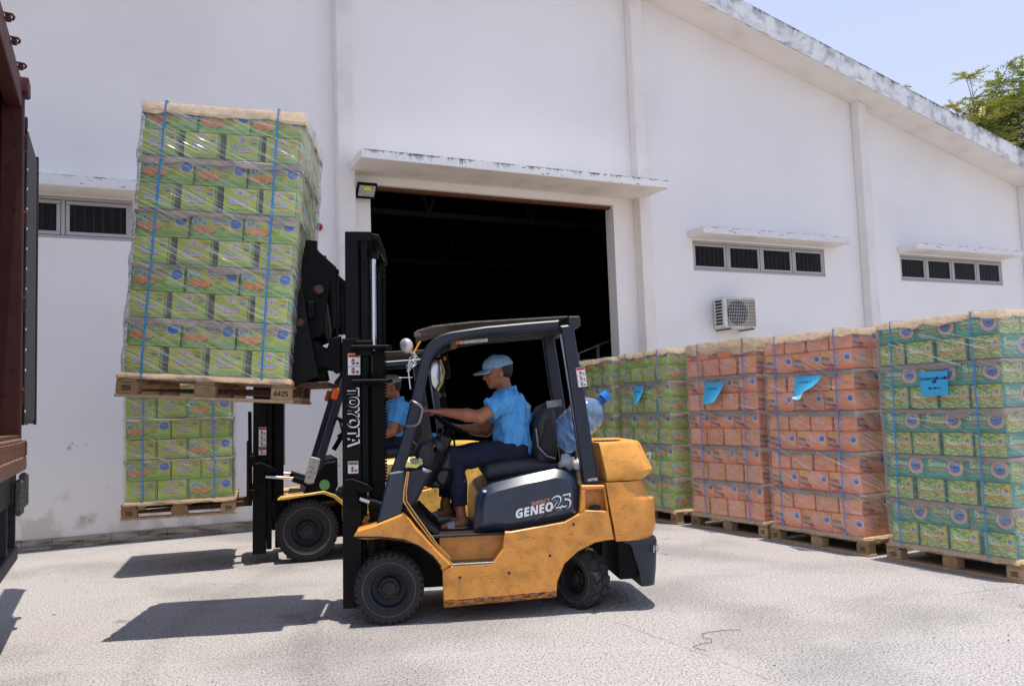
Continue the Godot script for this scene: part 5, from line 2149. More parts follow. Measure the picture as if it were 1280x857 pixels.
	if far:
		mb.prism(V2([0.55, 0.57, 0.57, 0.85, 0.66, 0.93, 1.35, 0.95, 1.4, 0.9, 1.4, 0.6]), -0.04, -0.96, 0.05)
	else:
		mb.prism(V2([0.579, 0.585, 0.582, 0.66, 0.588, 0.74, 0.603, 0.818, 0.64, 0.86, 0.709, 0.893, 0.919, 0.936, 1.146, 0.972, 1.23, 0.955, 1.29, 0.914, 1.311, 0.841, 1.308, 0.75, 1.304, 0.668, 1.27, 0.64, 1.196, 0.619, 0.825, 0.573]), -0.012, -0.985, 0.055)
	mb.soften(34)
	var hood := put(mb, "engine_cover", body if far else M.navy, t)
	if not far:
		mb = MB.new()
		lettering(mb, letters("GENEO", sans, 0.7), Transform3D(Basis(Vector3.BACK, 0.16), Vector3(0.985, 0.703, -0.0105)), 0.077, 0.25)
		lettering(mb, letters("25", sans, 1.2), Transform3D(Basis(Vector3.BACK, 0.16), Vector3(1.17, 0.742, -0.0105)), 0.125, 0.25)
		put(mb, "white_lettering", M.white, hood)
		mb = MB.new()
		lettering(mb, letters("25", sans, 0.0), Transform3D(Basis(Vector3.BACK, 0.16), Vector3(1.17, 0.742, -0.0092)), 0.125, 0.25)
		put(mb, "lettering_centre", M.navy, hood)
		mb = MB.new()
		lettering(mb, letters("IMPACT", sans, 0.6), Transform3D(Basis(Vector3.BACK, 0.16), Vector3(1.03, 0.757, -0.0105)), 0.034, 0.25)
		put(mb, "small_lettering", fresh(rgb(190, 130, 100), 0.5), hood)
		mb = MB.new()
		mb.prism(V2([0.985, 0.638, 1.04, 0.672, 1.1, 0.692, 1.19, 0.712, 1.14, 0.686, 1.1, 0.668, 1.05, 0.66]), -0.0113, -0.0085)
		put(mb, "torn_decal", M.rubber_dust, hood)
		mb = MB.new()
		mb.prism(V2([1.0, 0.645, 1.06, 0.675, 1.15, 0.703, 1.1, 0.68]), -0.009, -0.0072)
		put(mb, "decal_scrape", M.black, hood)
		mb = MB.new()
		mb.box(Vector3(0.655, 0.845, -0.03), Vector3(0.024, 0.014, 0.02), 0.002)
		put(mb, "latch", M.white, hood)
	# counterweight
	var cw := MB.new()
	if far:
		cw.loft([plan_ring(0.2, 1.5, 1.8, 0.0, -1.0, 0.2), plan_ring(0.6, 1.46, 1.86, 0.0, -1.0, 0.24), plan_ring(0.95, 1.42, 1.86, -0.01, -0.99, 0.25), plan_ring(1.06, 1.42, 1.8, -0.04, -0.96, 0.25)])
		cw.soften(30)
		put(cw, "counterweight", body, t)
	else:
		cw.loft([plan_ring(0.47, 1.54, 1.845, 0.0, -1.0, 0.22), plan_ring(0.56, 1.53, 1.872, 0.0, -1.0, 0.22), plan_ring(0.735, 1.502, 1.868, 0.0, -1.0, 0.22), plan_ring(0.752, 1.5, 1.845, 0.0, -1.0, 0.21), plan_ring(0.765, 1.498, 1.82, 0.0, -1.0, 0.2), plan_ring(0.868, 1.484, 1.775, 0.0, -1.0, 0.2)])
		cw.soften(30)
		var w := put(cw, "counterweight", body, t)
		cw = MB.new()
		cw.loft([plan_ring(0.874, 1.5, 1.79, -0.02, -0.98, 0.17), plan_ring(0.9, 1.494, 1.83, 0.0, -1.0, 0.19), plan_ring(0.94, 1.488, 1.868, 0.0, -1.0, 0.22), plan_ring(1.11, 1.46, 1.80, -0.02, -0.98, 0.24), plan_ring(1.13, 1.457, 1.79, -0.03, -0.97, 0.24), plan_ring(1.138, 1.46, 1.775, -0.05, -0.95, 0.24)])
		cw.soften(30)
		put(cw, "counterweight_top", M.orange_top, w)
		cw = MB.new()
		cw.xf = Transform3D(Basis(Vector3.RIGHT, -PI / 2), Vector3(1.57, 1.138, -0.3))
		cw.lathe([Vector2(0.1, 0.0), Vector2(0.1, 0.004), Vector2(0.085, 0.004), Vector2(0.08, 0.001), Vector2(0, 0.001)], 28)
		put(cw, "lifting_hole", M.black, w)
		cw = MB.new()
		cw.loft([plan_ring(0.16, 1.70, 1.815, 0.002, -1.002, 0.1), plan_ring(0.26, 1.69, 1.842, 0.002, -1.002, 0.15), plan_ring(0.44, 1.64, 1.862, 0.002, -1.002, 0.17), plan_ring(0.468, 1.58, 1.856, 0.001, -1.001, 0.17)])
		cw.soften(30)
		put(cw, "bumper", M.navy_frame, w)
		cw = MB.new()
		cw.box(Vector3(1.62, 0.36, -0.5), Vector3(0.14, 0.3, 0.96), 0.01)
		put(cw, "bumper_core", M.black, w)
		cw = MB.new()
		lettering(cw, letters("FG", sans, 0.8), Transform3D(Basis(Vector3.UP, 0.75), Vector3(1.822, 0.4, -0.035)), 0.06)
		lettering(cw, letters("7", sans, 0.8), Transform3D(Basis(Vector3.UP, 0.5), Vector3(1.806, 1.02, -0.046)), 0.09)
		put(cw, "faded_lettering", M.grey_panel, w)
	# front cowl and dashboard
	if far:
		mb = MB.new()
		mb.prism(V2([-0.03, 0.64, 0.02, 0.75, 0.16, 0.95, 0.3, 0.97, 0.3, 0.7, 0.24, 0.6]), -0.05, -0.95, 0.03)
		mb.soften(40)
		put(mb, "cowl", M.black, t)
		mb = MB.new()
		mb.box(Vector3(0.06, 0.86, -0.1), Vector3(0.1, 0.26, 0.1), 0.012, Basis(Vector3.BACK, -0.25))
		put(mb, "control_box", M.grey_panel, t)
		mb = MB.new()
		mb.cyl(Vector3(0.17, 0.72, -0.05), Vector3(0.17, 0.72, -0.043), 0.05, -1, 20)
		put(mb, "round_label", M.green_tag, t)
		mb = MB.new()
		mb.tube([Vector3(0.27, 1.3, -0.06), Vector3(0.3, 1.36, -0.05), Vector3(0.33, 1.32, -0.05), Vector3(0.35, 1.22, -0.05), Vector3(0.3, 1.18, -0.05)], 0.01)
		put(mb, "grab_handle", M.black, t)
	else:
		mb = MB.new()
		mb.prism(V2([0.016, 0.997, -0.073, 0.662, 0.09, 0.715, 0.112, 0.8, 0.124, 1.012]), -0.02, -0.98, 0.012)
		mb.soften(30)
		put(mb, "cowl", M.navy, t)
		mb = MB.new()
		mb.prism(V2([0.126, 1.012, 0.114, 0.8, 0.148, 0.75, 0.2, 0.8, 0.307, 0.995, 0.22, 1.03]), -0.035, -0.965, 0.02)
		mb.soften(40)
		put(mb, "dashboard", M.navy_frame, t)
		mb = MB.new()
		mb.prism(V2([0.2, 1.0, 0.19, 1.12, 0.23, 1.19, 0.3, 1.2, 0.33, 1.1, 0.3, 0.98]), -0.2, -0.8, 0.03)
		mb.soften(40)
		put(mb, "instrument_hood", M.vinyl, t)
		mb = MB.new()
		mb.cyl(Vector3(0.345, 1.14, -0.36), Vector3(0.375, 1.17, -0.36), 0.075, 0.07, 18)
		mb.bar(Vector3(0.28, 0.85, -0.5), Vector3(0.42, 1.22, -0.5), 0.1, 0.1, 0.02)
		mb.prism(V2([0.28, 0.86, 0.36, 1.0, 0.42, 1.1, 0.45, 1.08, 0.44, 0.95, 0.39, 0.85]), -0.3, -0.4, 0.02)
		put(mb, "steering_column", M.vinyl, t)
		mb = MB.new()
		mb.xf = Transform3D(Basis(Vector3.RIGHT, 0.0), Vector3(0.395, 0.93, -0.298))
		mb.lathe([Vector2(0.065, 0.0), Vector2(0.06, 0.008), Vector2(0.05, 0.006), Vector2(0.045, -0.01), Vector2(0.0, -0.01)], 24)
		put(mb, "cup_holder", M.black, t)
		mb = MB.new()
		mb.box(Vector3(0.2, 1.06, -0.05), Vector3(0.09, 0.05, 0.06), 0.01, Basis(Vector3.BACK, -0.15))
		put(mb, "tape_roll", M.steel, t)
		mb = MB.new()
		mb.prism(V2([0.125, 1.03, 0.14, 1.075, 0.2, 1.055, 0.225, 1.09, 0.245, 1.05, 0.2, 1.02]), -0.02, -0.05, 0.006)
		put(mb, "tape_wrap", M.yellow_tape, t)
		for k in 3:
			mb = MB.new()
			var b := Vector3(0.4 + k * 0.05, 1.02, -0.68 - k * 0.05)
			mb.cyl(b, b + Vector3(-0.02, 0.22, 0), 0.008)
			mb.ball(b + Vector3(-0.02, 0.23, 0), Vector3(0.02, 0.024, 0.02), 10)
			put(mb, "lever", M.black, t)
		mb = MB.new()
		mb.ball(Vector3(0.33, 1.225, -0.38), Vector3(0.02, 0.018, 0.02), 10)
		put(mb, "blue_knob", fresh(rgb(60, 150, 200), 0.4), t)
		for k in 2:
			mb = MB.new()
			mb.bar(Vector3(0.2, 0.74, -0.42 - k * 0.2), Vector3(0.31, 0.62, -0.42 - k * 0.2), 0.02, 0.02)
			mb.box(Vector3(0.31, 0.625, -0.42 - k * 0.2), Vector3(0.08, 0.02, 0.09), 0.004, Basis(Vector3.BACK, -0.7))
			put(mb, "pedal", M.black, t)
	# steering wheel
	var sw := Vector3(0.456, 1.29, -0.5)
	var tilt := Basis(Vector3.BACK, -0.55) * Basis(Vector3.RIGHT, -PI / 2)
	mb = MB.new()
	mb.xf = Transform3D(tilt, sw)
	var ring := []
	for k in 41:
		var a := TAU * k / 40.0
		ring.append(Vector3(cos(a) * 0.165, sin(a) * 0.165, 0))
	mb.tube(ring, 0.013, 8)
	for k in 3:
		var a := TAU * k / 3.0 + 0.5
		mb.bar(Vector3(cos(a) * 0.03, sin(a) * 0.03, -0.02), Vector3(cos(a) * 0.16, sin(a) * 0.16, 0.0), 0.022, 0.008)
	mb.cyl(Vector3(0, 0, -0.05), Vector3(0, 0, 0.0), 0.045, 0.04, 16)
	mb.cyl(Vector3(0, 0, -0.3), Vector3(0, 0, -0.05), 0.025, 0.025, 12)
	put(mb, "steering_wheel", M.black, t)
	seat(t)
	# overhead guard
	mb = MB.new()
	if far:
		mb.prism(V2([0.0, 0.66, 0.31, 1.62, 0.36, 1.76, 0.44, 1.85, 0.6, 1.9, 1.3, 1.94, 1.3, 1.89, 0.6, 1.85, 0.48, 1.8, 0.42, 1.73, 0.38, 1.6, 0.08, 0.66]), -0.06, -0.12, 0.008)
	else:
		mb.prism(V2([0.026, 0.992, 0.121, 1.268, 0.175, 1.48, 0.22, 1.667, 0.266, 1.806, 0.297, 1.853, 0.338, 1.889, 0.39, 1.917, 0.451, 1.935, 0.706, 1.966, 0.996, 1.986, 1.216, 1.998, 1.216, 1.944, 1.107, 1.937, 0.704, 1.914, 0.56, 1.895, 0.477, 1.872, 0.41, 1.845, 0.364, 1.812, 0.335, 1.77, 0.313, 1.72, 0.271, 1.538, 0.196, 1.238, 0.118, 0.992]), -0.05, -0.115, 0.01)
	mb.soften(30)
	var guard := put(mb, "overhead_guard", M.navy_frame, t)
	mirror_z(mb, "far_arch", M.navy_frame, guard)
	mb = MB.new()
	mb.prism(V2([1.219, 1.955, 1.311, 1.965, 1.443, 0.863, 1.338, 0.863]), -0.03, -0.12, 0.01)
	put(mb, "rear_pillar", M.navy_frame, guard)
	mirror_z(mb, "rear_pillar", M.navy_frame, guard)
	mb = MB.new()
	mb.bar(Vector3(1.232, 1.9, -0.045), Vector3(1.345, 1.0, -0.045), 0.012, 0.04)
	put(mb, "pillar_strip", M.steel, guard)
	for k in 6:
		mb = MB.new()
		mb.box(Vector3(0.88, 1.945, -0.2 - k * 0.12), Vector3(0.78, 0.035, 0.03), 0.004, Basis(Vector3.BACK, 0.045))
		put(mb, "guard_bar", M.navy_frame, guard)
	mb = MB.new()
	mb.box(Vector3(0.5, 1.9, -0.5), Vector3(0.05, 0.05, 0.76), 0.006)
	put(mb, "guard_crossbar", M.navy_frame, guard)
	mb = MB.new()
	mb.prism(V2([0.214, 1.931, 0.228, 1.952, 0.34, 1.982, 0.606, 2.004, 1.28, 2.027, 1.28, 2.016, 0.606, 1.992, 0.345, 1.97, 0.238, 1.94, 0.224, 1.924]), -0.07, -0.94, 0.002)
	put(mb, "roof_sheet", M.roof_sheet, guard)
	mb = MB.new()
	mb.box(Vector3(1.318, 1.982, -0.5), Vector3(0.085, 0.08, 0.95), 0.01)
	put(mb, "roof_rear_beam", M.navy_frame, guard)
	mb = MB.new()
	mb.box(Vector3(0.232, 1.925, -0.11), Vector3(0.05, 0.03, 0.07), 0.004)
	put(mb, "roof_clip", M.roof_sheet, guard)
	if far:
		for z: float in [-0.05, -0.95]:
			mb = MB.new()
			mb.box(Vector3(0.29, 1.6, z), Vector3(0.06, 0.12, 0.05), 0.012, Basis(Vector3.BACK, -0.3))
			put(mb, "indicator_lamp", M.amber, t)
	else:
		sticker(guard, Vector3(1.352, 1.595, -0.0285), 0.062, 0.135, sticker_art(3, rgb(196, 70, 56)), 0.1)
		sticker(guard, Vector3(1.4, 0.892, -0.0285), 0.07, 0.018, M.grey_panel, 0.05)
		# lamp tied to the front pillar, with its wires
		mb = MB.new()
		mb.xf = Transform3D(Basis(Vector3.BACK, 0.25) * Basis(Vector3.UP, -0.8), Vector3(0.155, 1.845, -0.03))
		mb.lathe([Vector2(0.0, 0.03), Vector2(0.035, 0.026), Vector2(0.05, 0.012), Vector2(0.052, 0.0), Vector2(0.045, -0.02), Vector2(0.02, -0.04), Vector2(0.0, -0.042)], 22)
		mb.soften(50)
		var lamp := put(mb, "work_lamp", M.steel_pale, t)
		mb = MB.new()
		mb.bar(Vector3(0.17, 1.82, -0.04), Vector3(0.23, 1.76, -0.06), 0.02, 0.01)
		put(mb, "lamp_bracket", M.steel, lamp)
		mb = MB.new()
		var rr := RandomNumberGenerator.new()
		rr.seed = 5
		for k in 4:
			var pth := [Vector3(0.18, 1.8, -0.03)]
			for s in 6:
				pth.append(Vector3(0.17 + rr.randf_range(-0.03, 0.05), 1.79 - s * 0.022 + rr.randf_range(-0.02, 0.02), -0.02 + rr.randf_range(-0.02, 0.02)))
			pth.append(Vector3(0.22, 1.7 + rr.randf() * 0.1, -0.045))
			mb.tube(pth, 0.0022, 5)
		mb.tube([Vector3(0.17, 1.75, -0.02), Vector3(0.165, 1.65, -0.02), Vector3(0.175, 1.55, -0.02)], 0.004, 5)
		mb.tube([Vector3(0.1, 1.63, -0.02), Vector3(0.19, 1.63, -0.02)], 0.003, 5)
		put(mb, "tangled_wires", M.white, lamp)
		mb = MB.new()
		mb.tube([Vector3(0.2, 1.79, -0.04), Vector3(0.235, 1.85, -0.045), Vector3(0.25, 1.875, -0.045)], 0.007, 6)
		put(mb, "orange_cable", fresh(rgb(220, 150, 60), 0.5), lamp)
		# grab handle on the front pillar
		mb = MB.new()
		mb.tube([Vector3(0.17, 1.466, -0.05), Vector3(0.19, 1.466, -0.02), Vector3(0.235, 1.44, -0.015), Vector3(0.25, 1.415, -0.015), Vector3(0.245, 1.38, -0.015), Vector3(0.225, 1.32, -0.015), Vector3(0.2, 1.305, -0.02), Vector3(0.14, 1.305, -0.05)], 0.011, 8)
		put(mb, "grab_handle", M.steel, t)
		# mirror on the far front pillar
		mb = MB.new()
		mb.xf = Transform3D(Basis(Vector3.UP, 0.35), Vector3(0.37, 1.68, -0.86))
		mb.ball(Vector3.ZERO, Vector3(0.06, 0.135, 0.03), 22)
		var mi := put(mb, "mirror", M.black, t)
		mb = MB.new()
		mb.xf = Transform3D(Basis(Vector3.UP, 0.35), Vector3(0.37, 1.68, -0.83))
		mb.ball(Vector3(-0.002, 0.0, 0.0), Vector3(0.05, 0.12, 0.008), 20)
		put(mb, "mirror_glass", M.chrome, mi)
		mb = MB.new()
		mb.tube([Vector3(0.4, 1.79, -0.82), Vector3(0.425, 1.7, -0.81), Vector3(0.41, 1.62, -0.81), Vector3(0.37, 1.55, -0.815)], 0.009, 6)
		put(mb, "mirror_rim", M.yellow_tape, mi)
		mb = MB.new()
		mb.box(Vector3(0.44, 1.745, -0.86), Vector3(0.06, 0.2, 0.06), 0.01, Basis(Vector3.BACK, 0.12))
		mb.bar(Vector3(0.4, 1.64, -0.93), Vector3(0.44, 1.2, -0.93), 0.06, 0.05, 0.008)
		var post := put(mb, "mirror_post", M.black, t)
		mb = MB.new()
		mb.box(Vector3(0.435, 1.8, -0.828), Vector3(0.022, 0.03, 0.006), 0.002)
		put(mb, "reflector", M.amber, post)
		mb = MB.new()
		mb.box(Vector3(0.41, 1.52, -0.902), Vector3(0.045, 0.03, 0.004))
		put(mb, "small_label", M.grey_panel, post)
		mb = MB.new()
		mb.box(Vector3(0.62, 1.872, -0.13), Vector3(0.2, 0.026, 0.03), 0.006, Basis(Vector3.BACK, 0.06))
		var wl := put(mb, "strip_lamp", M.grey_panel, t)
		mb = MB.new()
		mb.box(Vector3(0.51, 1.866, -0.128), Vector3(0.035, 0.028, 0.034), 0.006, Basis(Vector3.BACK, 0.06))
		put(mb, "strip_lamp_end", M.amber, wl)
	# wheels
	var r := 0.295 if far else 0.232
	make_wheel(t, Vector3(0, r, -0.125), r, 0.21, 1.0, 0.0, 44 if far else 30, 0.58)
	make_wheel(t, Vector3(0, r, -0.875), r, 0.21, -1.0, 0.0, 44 if far else 30, 0.58)
	make_wheel(t, Vector3(1.322, 0.207, -0.2), 0.207, 0.17, 1.0, -0.95, 16, 0.55)
	make_wheel(t, Vector3(1.322, 0.207, -0.8), 0.207, 0.17, -1.0, -0.95, 16, 0.55)
	var dx := -0.19 if far else 0.0
	mast(t, dx, 0.0 if far else 0.76, not far)
	if far:
		mb = MB.new()
		for z: float in [-0.22, -0.5, -0.78]:
			mb.box(Vector3(-0.52, 1.0, z), Vector3(0.03, 0.9, 0.03), 0.004)
		mb.box(Vector3(-0.52, 1.44, -0.5), Vector3(0.03, 0.03, 0.62), 0.004)
		put(mb, "load_backrest", M.black, t)
		mb = MB.new()
		mb.box(Vector3(-0.5, 0.98, -0.5), Vector3(0.06, 0.1, 0.8), 0.006)
		var fc := put(mb, "fork_carriage", M.black, t)
		mb = MB.new()
		mb.box(Vector3(-0.5, 0.66, -0.5), Vector3(0.06, 0.1, 0.8), 0.006)
		put(mb, "lower_bar", M.black, fc)
		for z: float in [-0.3, -0.7]:
			mb = MB.new()
			mb.box(Vector3(-0.44, 0.84, z), Vector3(0.1, 0.42, 0.03), 0.006)
			put(mb, "roller_plate", M.black, fc)
		forks(t, dx, 0.0, Vector3(-0.545, 0.545, 0.0), 1.05)
	else:
		attachment(t, 0.0)
		forks(t, dx, -0.076, Vector3(-0.62, 1.525, 0.0), 1.05)
	return t


# ---------------------------------------------------------------- people
func finger(f: Field, root: Vector3, dir: Vector3, down: Vector3, l: float, r: float, curl: float) -> void:
	var p := root
	var d := dir
	for s in 3:
		var q: Vector3 = p + d * l * [0.45, 0.31, 0.24][s]
		f.cap(p, q, r * (1.0 - s * 0.1), r * (0.9 - s * 0.1), 0.004)
		p = q
		d = (d + down * curl).normalized()


func hand(mb: MB, wrist: Vector3, along: Vector3, palm: Vector3, thumb_side: Vector3, curl: float) -> void:
	# palm faces towards «palm»; the thumb leaves the side «thumb_side»
	var f := Field.new(wrist - Vector3.ONE * 0.2, wrist + Vector3.ONE * 0.2, 0.0036)
	f.cap(wrist - along * 0.04, wrist + along * 0.02, 0.024, 0.022, 0.01)
	for k in 4:
		var s: Vector3 = thumb_side * (0.028 - k * 0.0185)
		f.cap(wrist + along * 0.012 + s * 0.6, wrist + along * 0.085 + s, 0.0145, 0.0125, 0.012)
	for k in 4:
		var s: Vector3 = thumb_side * (0.028 - k * 0.0185)
		var d := (along + thumb_side * (0.10 - k * 0.07)).normalized()
		finger(f, wrist + along * 0.086 + s, d, palm, [0.07, 0.08, 0.074, 0.058][k], 0.0092, curl * (1.0 + k * 0.12))
	f.cap(wrist + along * 0.02 + thumb_side * 0.02, wrist + along * 0.055 + thumb_side * 0.048 + palm * 0.012, 0.015, 0.0115, 0.01)
	f.cap(wrist + along * 0.055 + thumb_side * 0.048 + palm * 0.012, wrist + along * 0.095 + thumb_side * 0.055 + palm * 0.03, 0.011, 0.009, 0.006)
	f.net(mb)


func person(label: String, truck: Transform3D, shift: Vector3, cap_m: Material, arms: bool) -> Node3D:
	var base := Vector3(0.93, 1.03, -0.5)
	var t := thing("person", label, "person", truck * Transform3D(Basis.IDENTITY, base + shift))
	var hipl := Vector3(0.925, 1.09, -0.42)
	var hipr := Vector3(0.925, 1.09, -0.58)
	var kneel := Vector3(0.475, 1.045, -0.385)
	var kneer := Vector3(0.46, 1.06, -0.63)
	var ankl := Vector3(0.505, 0.655, -0.365)
	var ankr := Vector3(0.40, 0.70, -0.64)
	var shl := Vector3(0.868, 1.462, -0.338)
	var shr := Vector3(0.862, 1.462, -0.662)
	var ell := Vector3(0.655, 1.345, -0.275)
	var wrl := Vector3(0.40, 1.388, -0.335)
	var elr := Vector3(0.73, 1.235, -0.735)
	var wrr := Vector3(0.535, 1.262, -0.66)
	if not arms:
		ell = Vector3(0.79, 1.2, -0.3)
		wrl = Vector3(0.56, 1.13, -0.32)
	var head := Vector3(0.815, 1.675, -0.5)
	# body: one surface from the feet to the neck, arms to the wrists
	var mb := MB.new()
	mb.xf.origin = -base
	var f := Field.new(Vector3(0.2, 0.53, -0.82), Vector3(1.1, 1.66, -0.2), 0.012)
	f.cap(Vector3(0.92, 1.12, -0.45), Vector3(0.91, 1.4, -0.44), 0.098, 0.1, 0.05)
	f.cap(Vector3(0.92, 1.12, -0.55), Vector3(0.91, 1.4, -0.56), 0.098, 0.1, 0.05)
	f.cap(shl, shr, 0.058, 0.058, 0.05)
	f.cap(Vector3(0.885, 1.46, -0.5), Vector3(0.845, 1.6, -0.5), 0.06, 0.054, 0.03)
	for q in [[hipl, kneel, ankl], [hipr, kneer, ankr]]:
		f.cap(q[0], q[1], 0.082, 0.056, 0.03)
		f.cap(q[1], q[2], 0.054, 0.034, 0.03)
		f.cap(q[1].lerp(q[2], 0.3) + Vector3(0.02, 0, 0), q[1].lerp(q[2], 0.55) + Vector3(0.014, 0, 0), 0.045, 0.038, 0.03)
		f.cap(q[2], q[2] + Vector3(0.015, -0.05, 0.0), 0.034, 0.032, 0.02)
		f.cap(q[2] + Vector3(0.015, -0.058, 0), q[2] + Vector3(-0.13, -0.078, 0.01), 0.032, 0.021, 0.025)
	for q in [[shl, ell, wrl], [shr, elr, wrr]]:
		f.cap(q[0], q[1], 0.056, 0.046, 0.03)
		f.cap(q[1], q[1].lerp(q[2], 0.35), 0.045, 0.046, 0.02)
		f.cap(q[1].lerp(q[2], 0.35), q[2], 0.046, 0.028, 0.02)
	f.net(mb)
	# hands
	if arms:
		hand(mb, wrl, Vector3(-0.985, 0.13, -0.12).normalized(), Vector3(-0.1, -1, 0).normalized(), Vector3(0.1, 0.05, -1).normalized(), 0.16)
	else:
		hand(mb, wrl, Vector3(-0.97, 0.05, -0.2).normalized(), Vector3(-0.05, -1, 0).normalized(), Vector3(0.1, 0.05, -1).normalized(), 0.4)
	hand(mb, wrr, Vector3(-0.8, 0.3, 0.5).normalized(), Vector3(-0.5, -0.84, 0.1).normalized(), Vector3(0.35, 0.1, 0.93).normalized(), 0.5)
	# head
	var lean := Basis(Vector3.BACK, 0.16)
	var h := Field.new(head - Vector3(0.17, 0.2, 0.13), head + Vector3(0.16, 0.16, 0.13), 0.0042)
	h.ell(head + lean * Vector3(0.012, 0.022, 0), Vector3(0.098, 0.092, 0.077), lean, 0.02)
	h.ell(head + lean * Vector3(-0.035, -0.045, 0), Vector3(0.064, 0.075, 0.058), lean, 0.03)
	h.cap(head + lean * Vector3(-0.07, -0.098, -0.012), head + lean * Vector3(-0.07, -0.098, 0.012), 0.018, 0.018, 0.02)
	h.cap(head + lean * Vector3(0.0, -0.08, -0.04), head + lean * Vector3(-0.06, -0.095, -0.018), 0.018, 0.018, 0.02)
	h.cap(head + lean * Vector3(0.0, -0.08, 0.04), head + lean * Vector3(-0.06, -0.095, 0.018), 0.018, 0.018, 0.02)
	h.cap(head + lean * Vector3(0.02, -0.04, 0), Vector3(0.862, 1.54, -0.5), 0.05, 0.054, 0.03)
	h.cap(head + lean * Vector3(-0.088, 0.012, 0), head + lean * Vector3(-0.108, -0.034, 0), 0.008, 0.013, 0.014)
	for s: float in [-1.0, 1.0]:
		h.cap(head + lean * Vector3(-0.098, -0.038, s * 0.006), head + lean * Vector3(-0.094, -0.039, s * 0.014), 0.008, 0.007, 0.006)
		h.cap(head + lean * Vector3(-0.082, 0.018, s * 0.012), head + lean * Vector3(-0.07, 0.018, s * 0.05), 0.009, 0.007, 0.012)
		h.cap(head + lean * Vector3(-0.066, -0.03, s * 0.044), head + lean * Vector3(-0.03, -0.026, s * 0.06), 0.012, 0.01, 0.02)
		h.ell(head + lean * Vector3(0.012, -0.022, s * 0.077), Vector3(0.018, 0.031, 0.009), lean * Basis(Vector3.UP, s * 0.35), 0.006)
		h.ell(head + lean * Vector3(0.008, -0.046, s * 0.073), Vector3(0.009, 0.012, 0.008), lean, 0.006)
	h.cap(head + lean * Vector3(-0.091, -0.066, -0.018), head + lean * Vector3(-0.091, -0.066, 0.018), 0.007, 0.007, 0.006)
	h.cap(head + lean * Vector3(-0.086, -0.078, -0.016), head + lean * Vector3(-0.086, -0.078, 0.016), 0.008, 0.008, 0.006)
	h.net(mb)
	put(mb, "body", M.skin, t)
	# face details
	mb = MB.new()
	mb.xf.origin = -base
	for s: float in [-1.0, 1.0]:
		mb.ball(head + lean * Vector3(-0.079, 0.001, s * 0.031), Vector3(0.008, 0.006, 0.012), 10, lean)
	put(mb, "eyes", M.eye, t)
	mb = MB.new()
	mb.xf.origin = -base
	for s: float in [-1.0, 1.0]:
		mb.ball(head + lean * Vector3(-0.085, 0.024, s * 0.033), Vector3(0.006, 0.004, 0.019), 10, lean)
	put(mb, "eyebrows", M.hair, t)
	mb = MB.new()
	mb.xf.origin = -base
	mb.ball(head + lean * Vector3(-0.0965, -0.0715, 0), Vector3(0.004, 0.003, 0.021), 10, lean)
	put(mb, "lips", M.lip, t)
	# hair below the cap
	mb = MB.new()
	mb.xf.origin = -base
	h = Field.new(head - Vector3(0.13, 0.12, 0.1), head + Vector3(0.13, 0.13, 0.1), 0.005)
	h.ell(head + lean * Vector3(0.014, 0.022, 0), Vector3(0.103, 0.096, 0.081), lean, 0.01)
	h.ell(head + lean * Vector3(0.045, -0.02, 0), Vector3(0.056, 0.052, 0.06), lean, 0.02)
	h.cut(head + lean * Vector3(0.022, 0, 0), lean * Vector3(-1, 0.3, 0).normalized())
	h.cut(head + lean * Vector3(0.02, -0.062, 0), lean * Vector3(-0.25, -1, 0).normalized())
	h.net(mb)
	put(mb, "hair", M.hair, t)
	# cap: crown, band and visor
	mb = MB.new()
	mb.xf.origin = -base
	h = Field.new(head - Vector3(0.14, 0.05, 0.12), head + Vector3(0.15, 0.18, 0.12), 0.005)
	h.ell(head + lean * Vector3(0.012, 0.03, 0), Vector3(0.112, 0.088, 0.09), lean, 0.01)
	h.cap(head + lean * Vector3(-0.03, 0.07, 0), head + lean * Vector3(-0.06, 0.045, 0), 0.042, 0.042, 0.04)
	noise.frequency = 16.0
	h.wrinkle(noise, 0.006)
	h.cut(head + lean * Vector3(0, 0.022, 0), lean * Vector3(0.1, -1, 0).normalized())
	h.net(mb)
	var rim := []
	for k in 15:
		var a := lerpf(-1.25, 1.25, k / 14.0)
		rim.append([head + lean * Vector3(0.012 - cos(a) * 0.112, 0.03 - 0.004 * cos(a), sin(a) * 0.09), head + lean * Vector3(-0.02 - cos(a) * 0.165, 0.012 - 0.016 * absf(sin(a)), sin(a) * 0.096)])
	for k in 14:
		var p0: Vector3 = rim[k][0]
		var p1: Vector3 = rim[k + 1][0]
		var q0: Vector3 = rim[k][1]
		var q1: Vector3 = rim[k + 1][1]
		var e := Vector3(0, 0.004, 0)
		mb.quad(p0 + e, p1 + e, q1 + e, q0 + e, Vector3.UP)
		mb.quad(p0 - e, p1 - e, q1 - e, q0 - e, Vector3.DOWN)
		mb.quad(q0 - e, q1 - e, q1 + e, q0 + e, q0 - p0)
	mb.soften(40)
	put(mb, "cap", cap_m, t)
	# shirt
	mb = MB.new()
	mb.xf.origin = -base
	f = Field.new(Vector3(0.6, 0.98, -0.84), Vector3(1.12, 1.64, -0.16), 0.0095)
	f.cap(Vector3(0.925, 1.1, -0.44), Vector3(0.912, 1.39, -0.43), 0.118, 0.116, 0.06)
	f.cap(Vector3(0.925, 1.1, -0.56), Vector3(0.912, 1.39, -0.57), 0.118, 0.116, 0.06)
	f.cap(Vector3(0.86, 1.13, -0.5), Vector3(0.86, 1.2, -0.5), 0.09, 0.08, 0.06)
	f.cap(shl, shr, 0.074, 0.074, 0.06)
	for q in [[shl, ell], [shr, elr]]:
		f.cap(q[0], q[0].lerp(q[1], 0.75), 0.072, 0.072, 0.03)
	f.cap(Vector3(0.885, 1.5, -0.5), Vector3(0.872, 1.54, -0.5), 0.066, 0.07, 0.02)
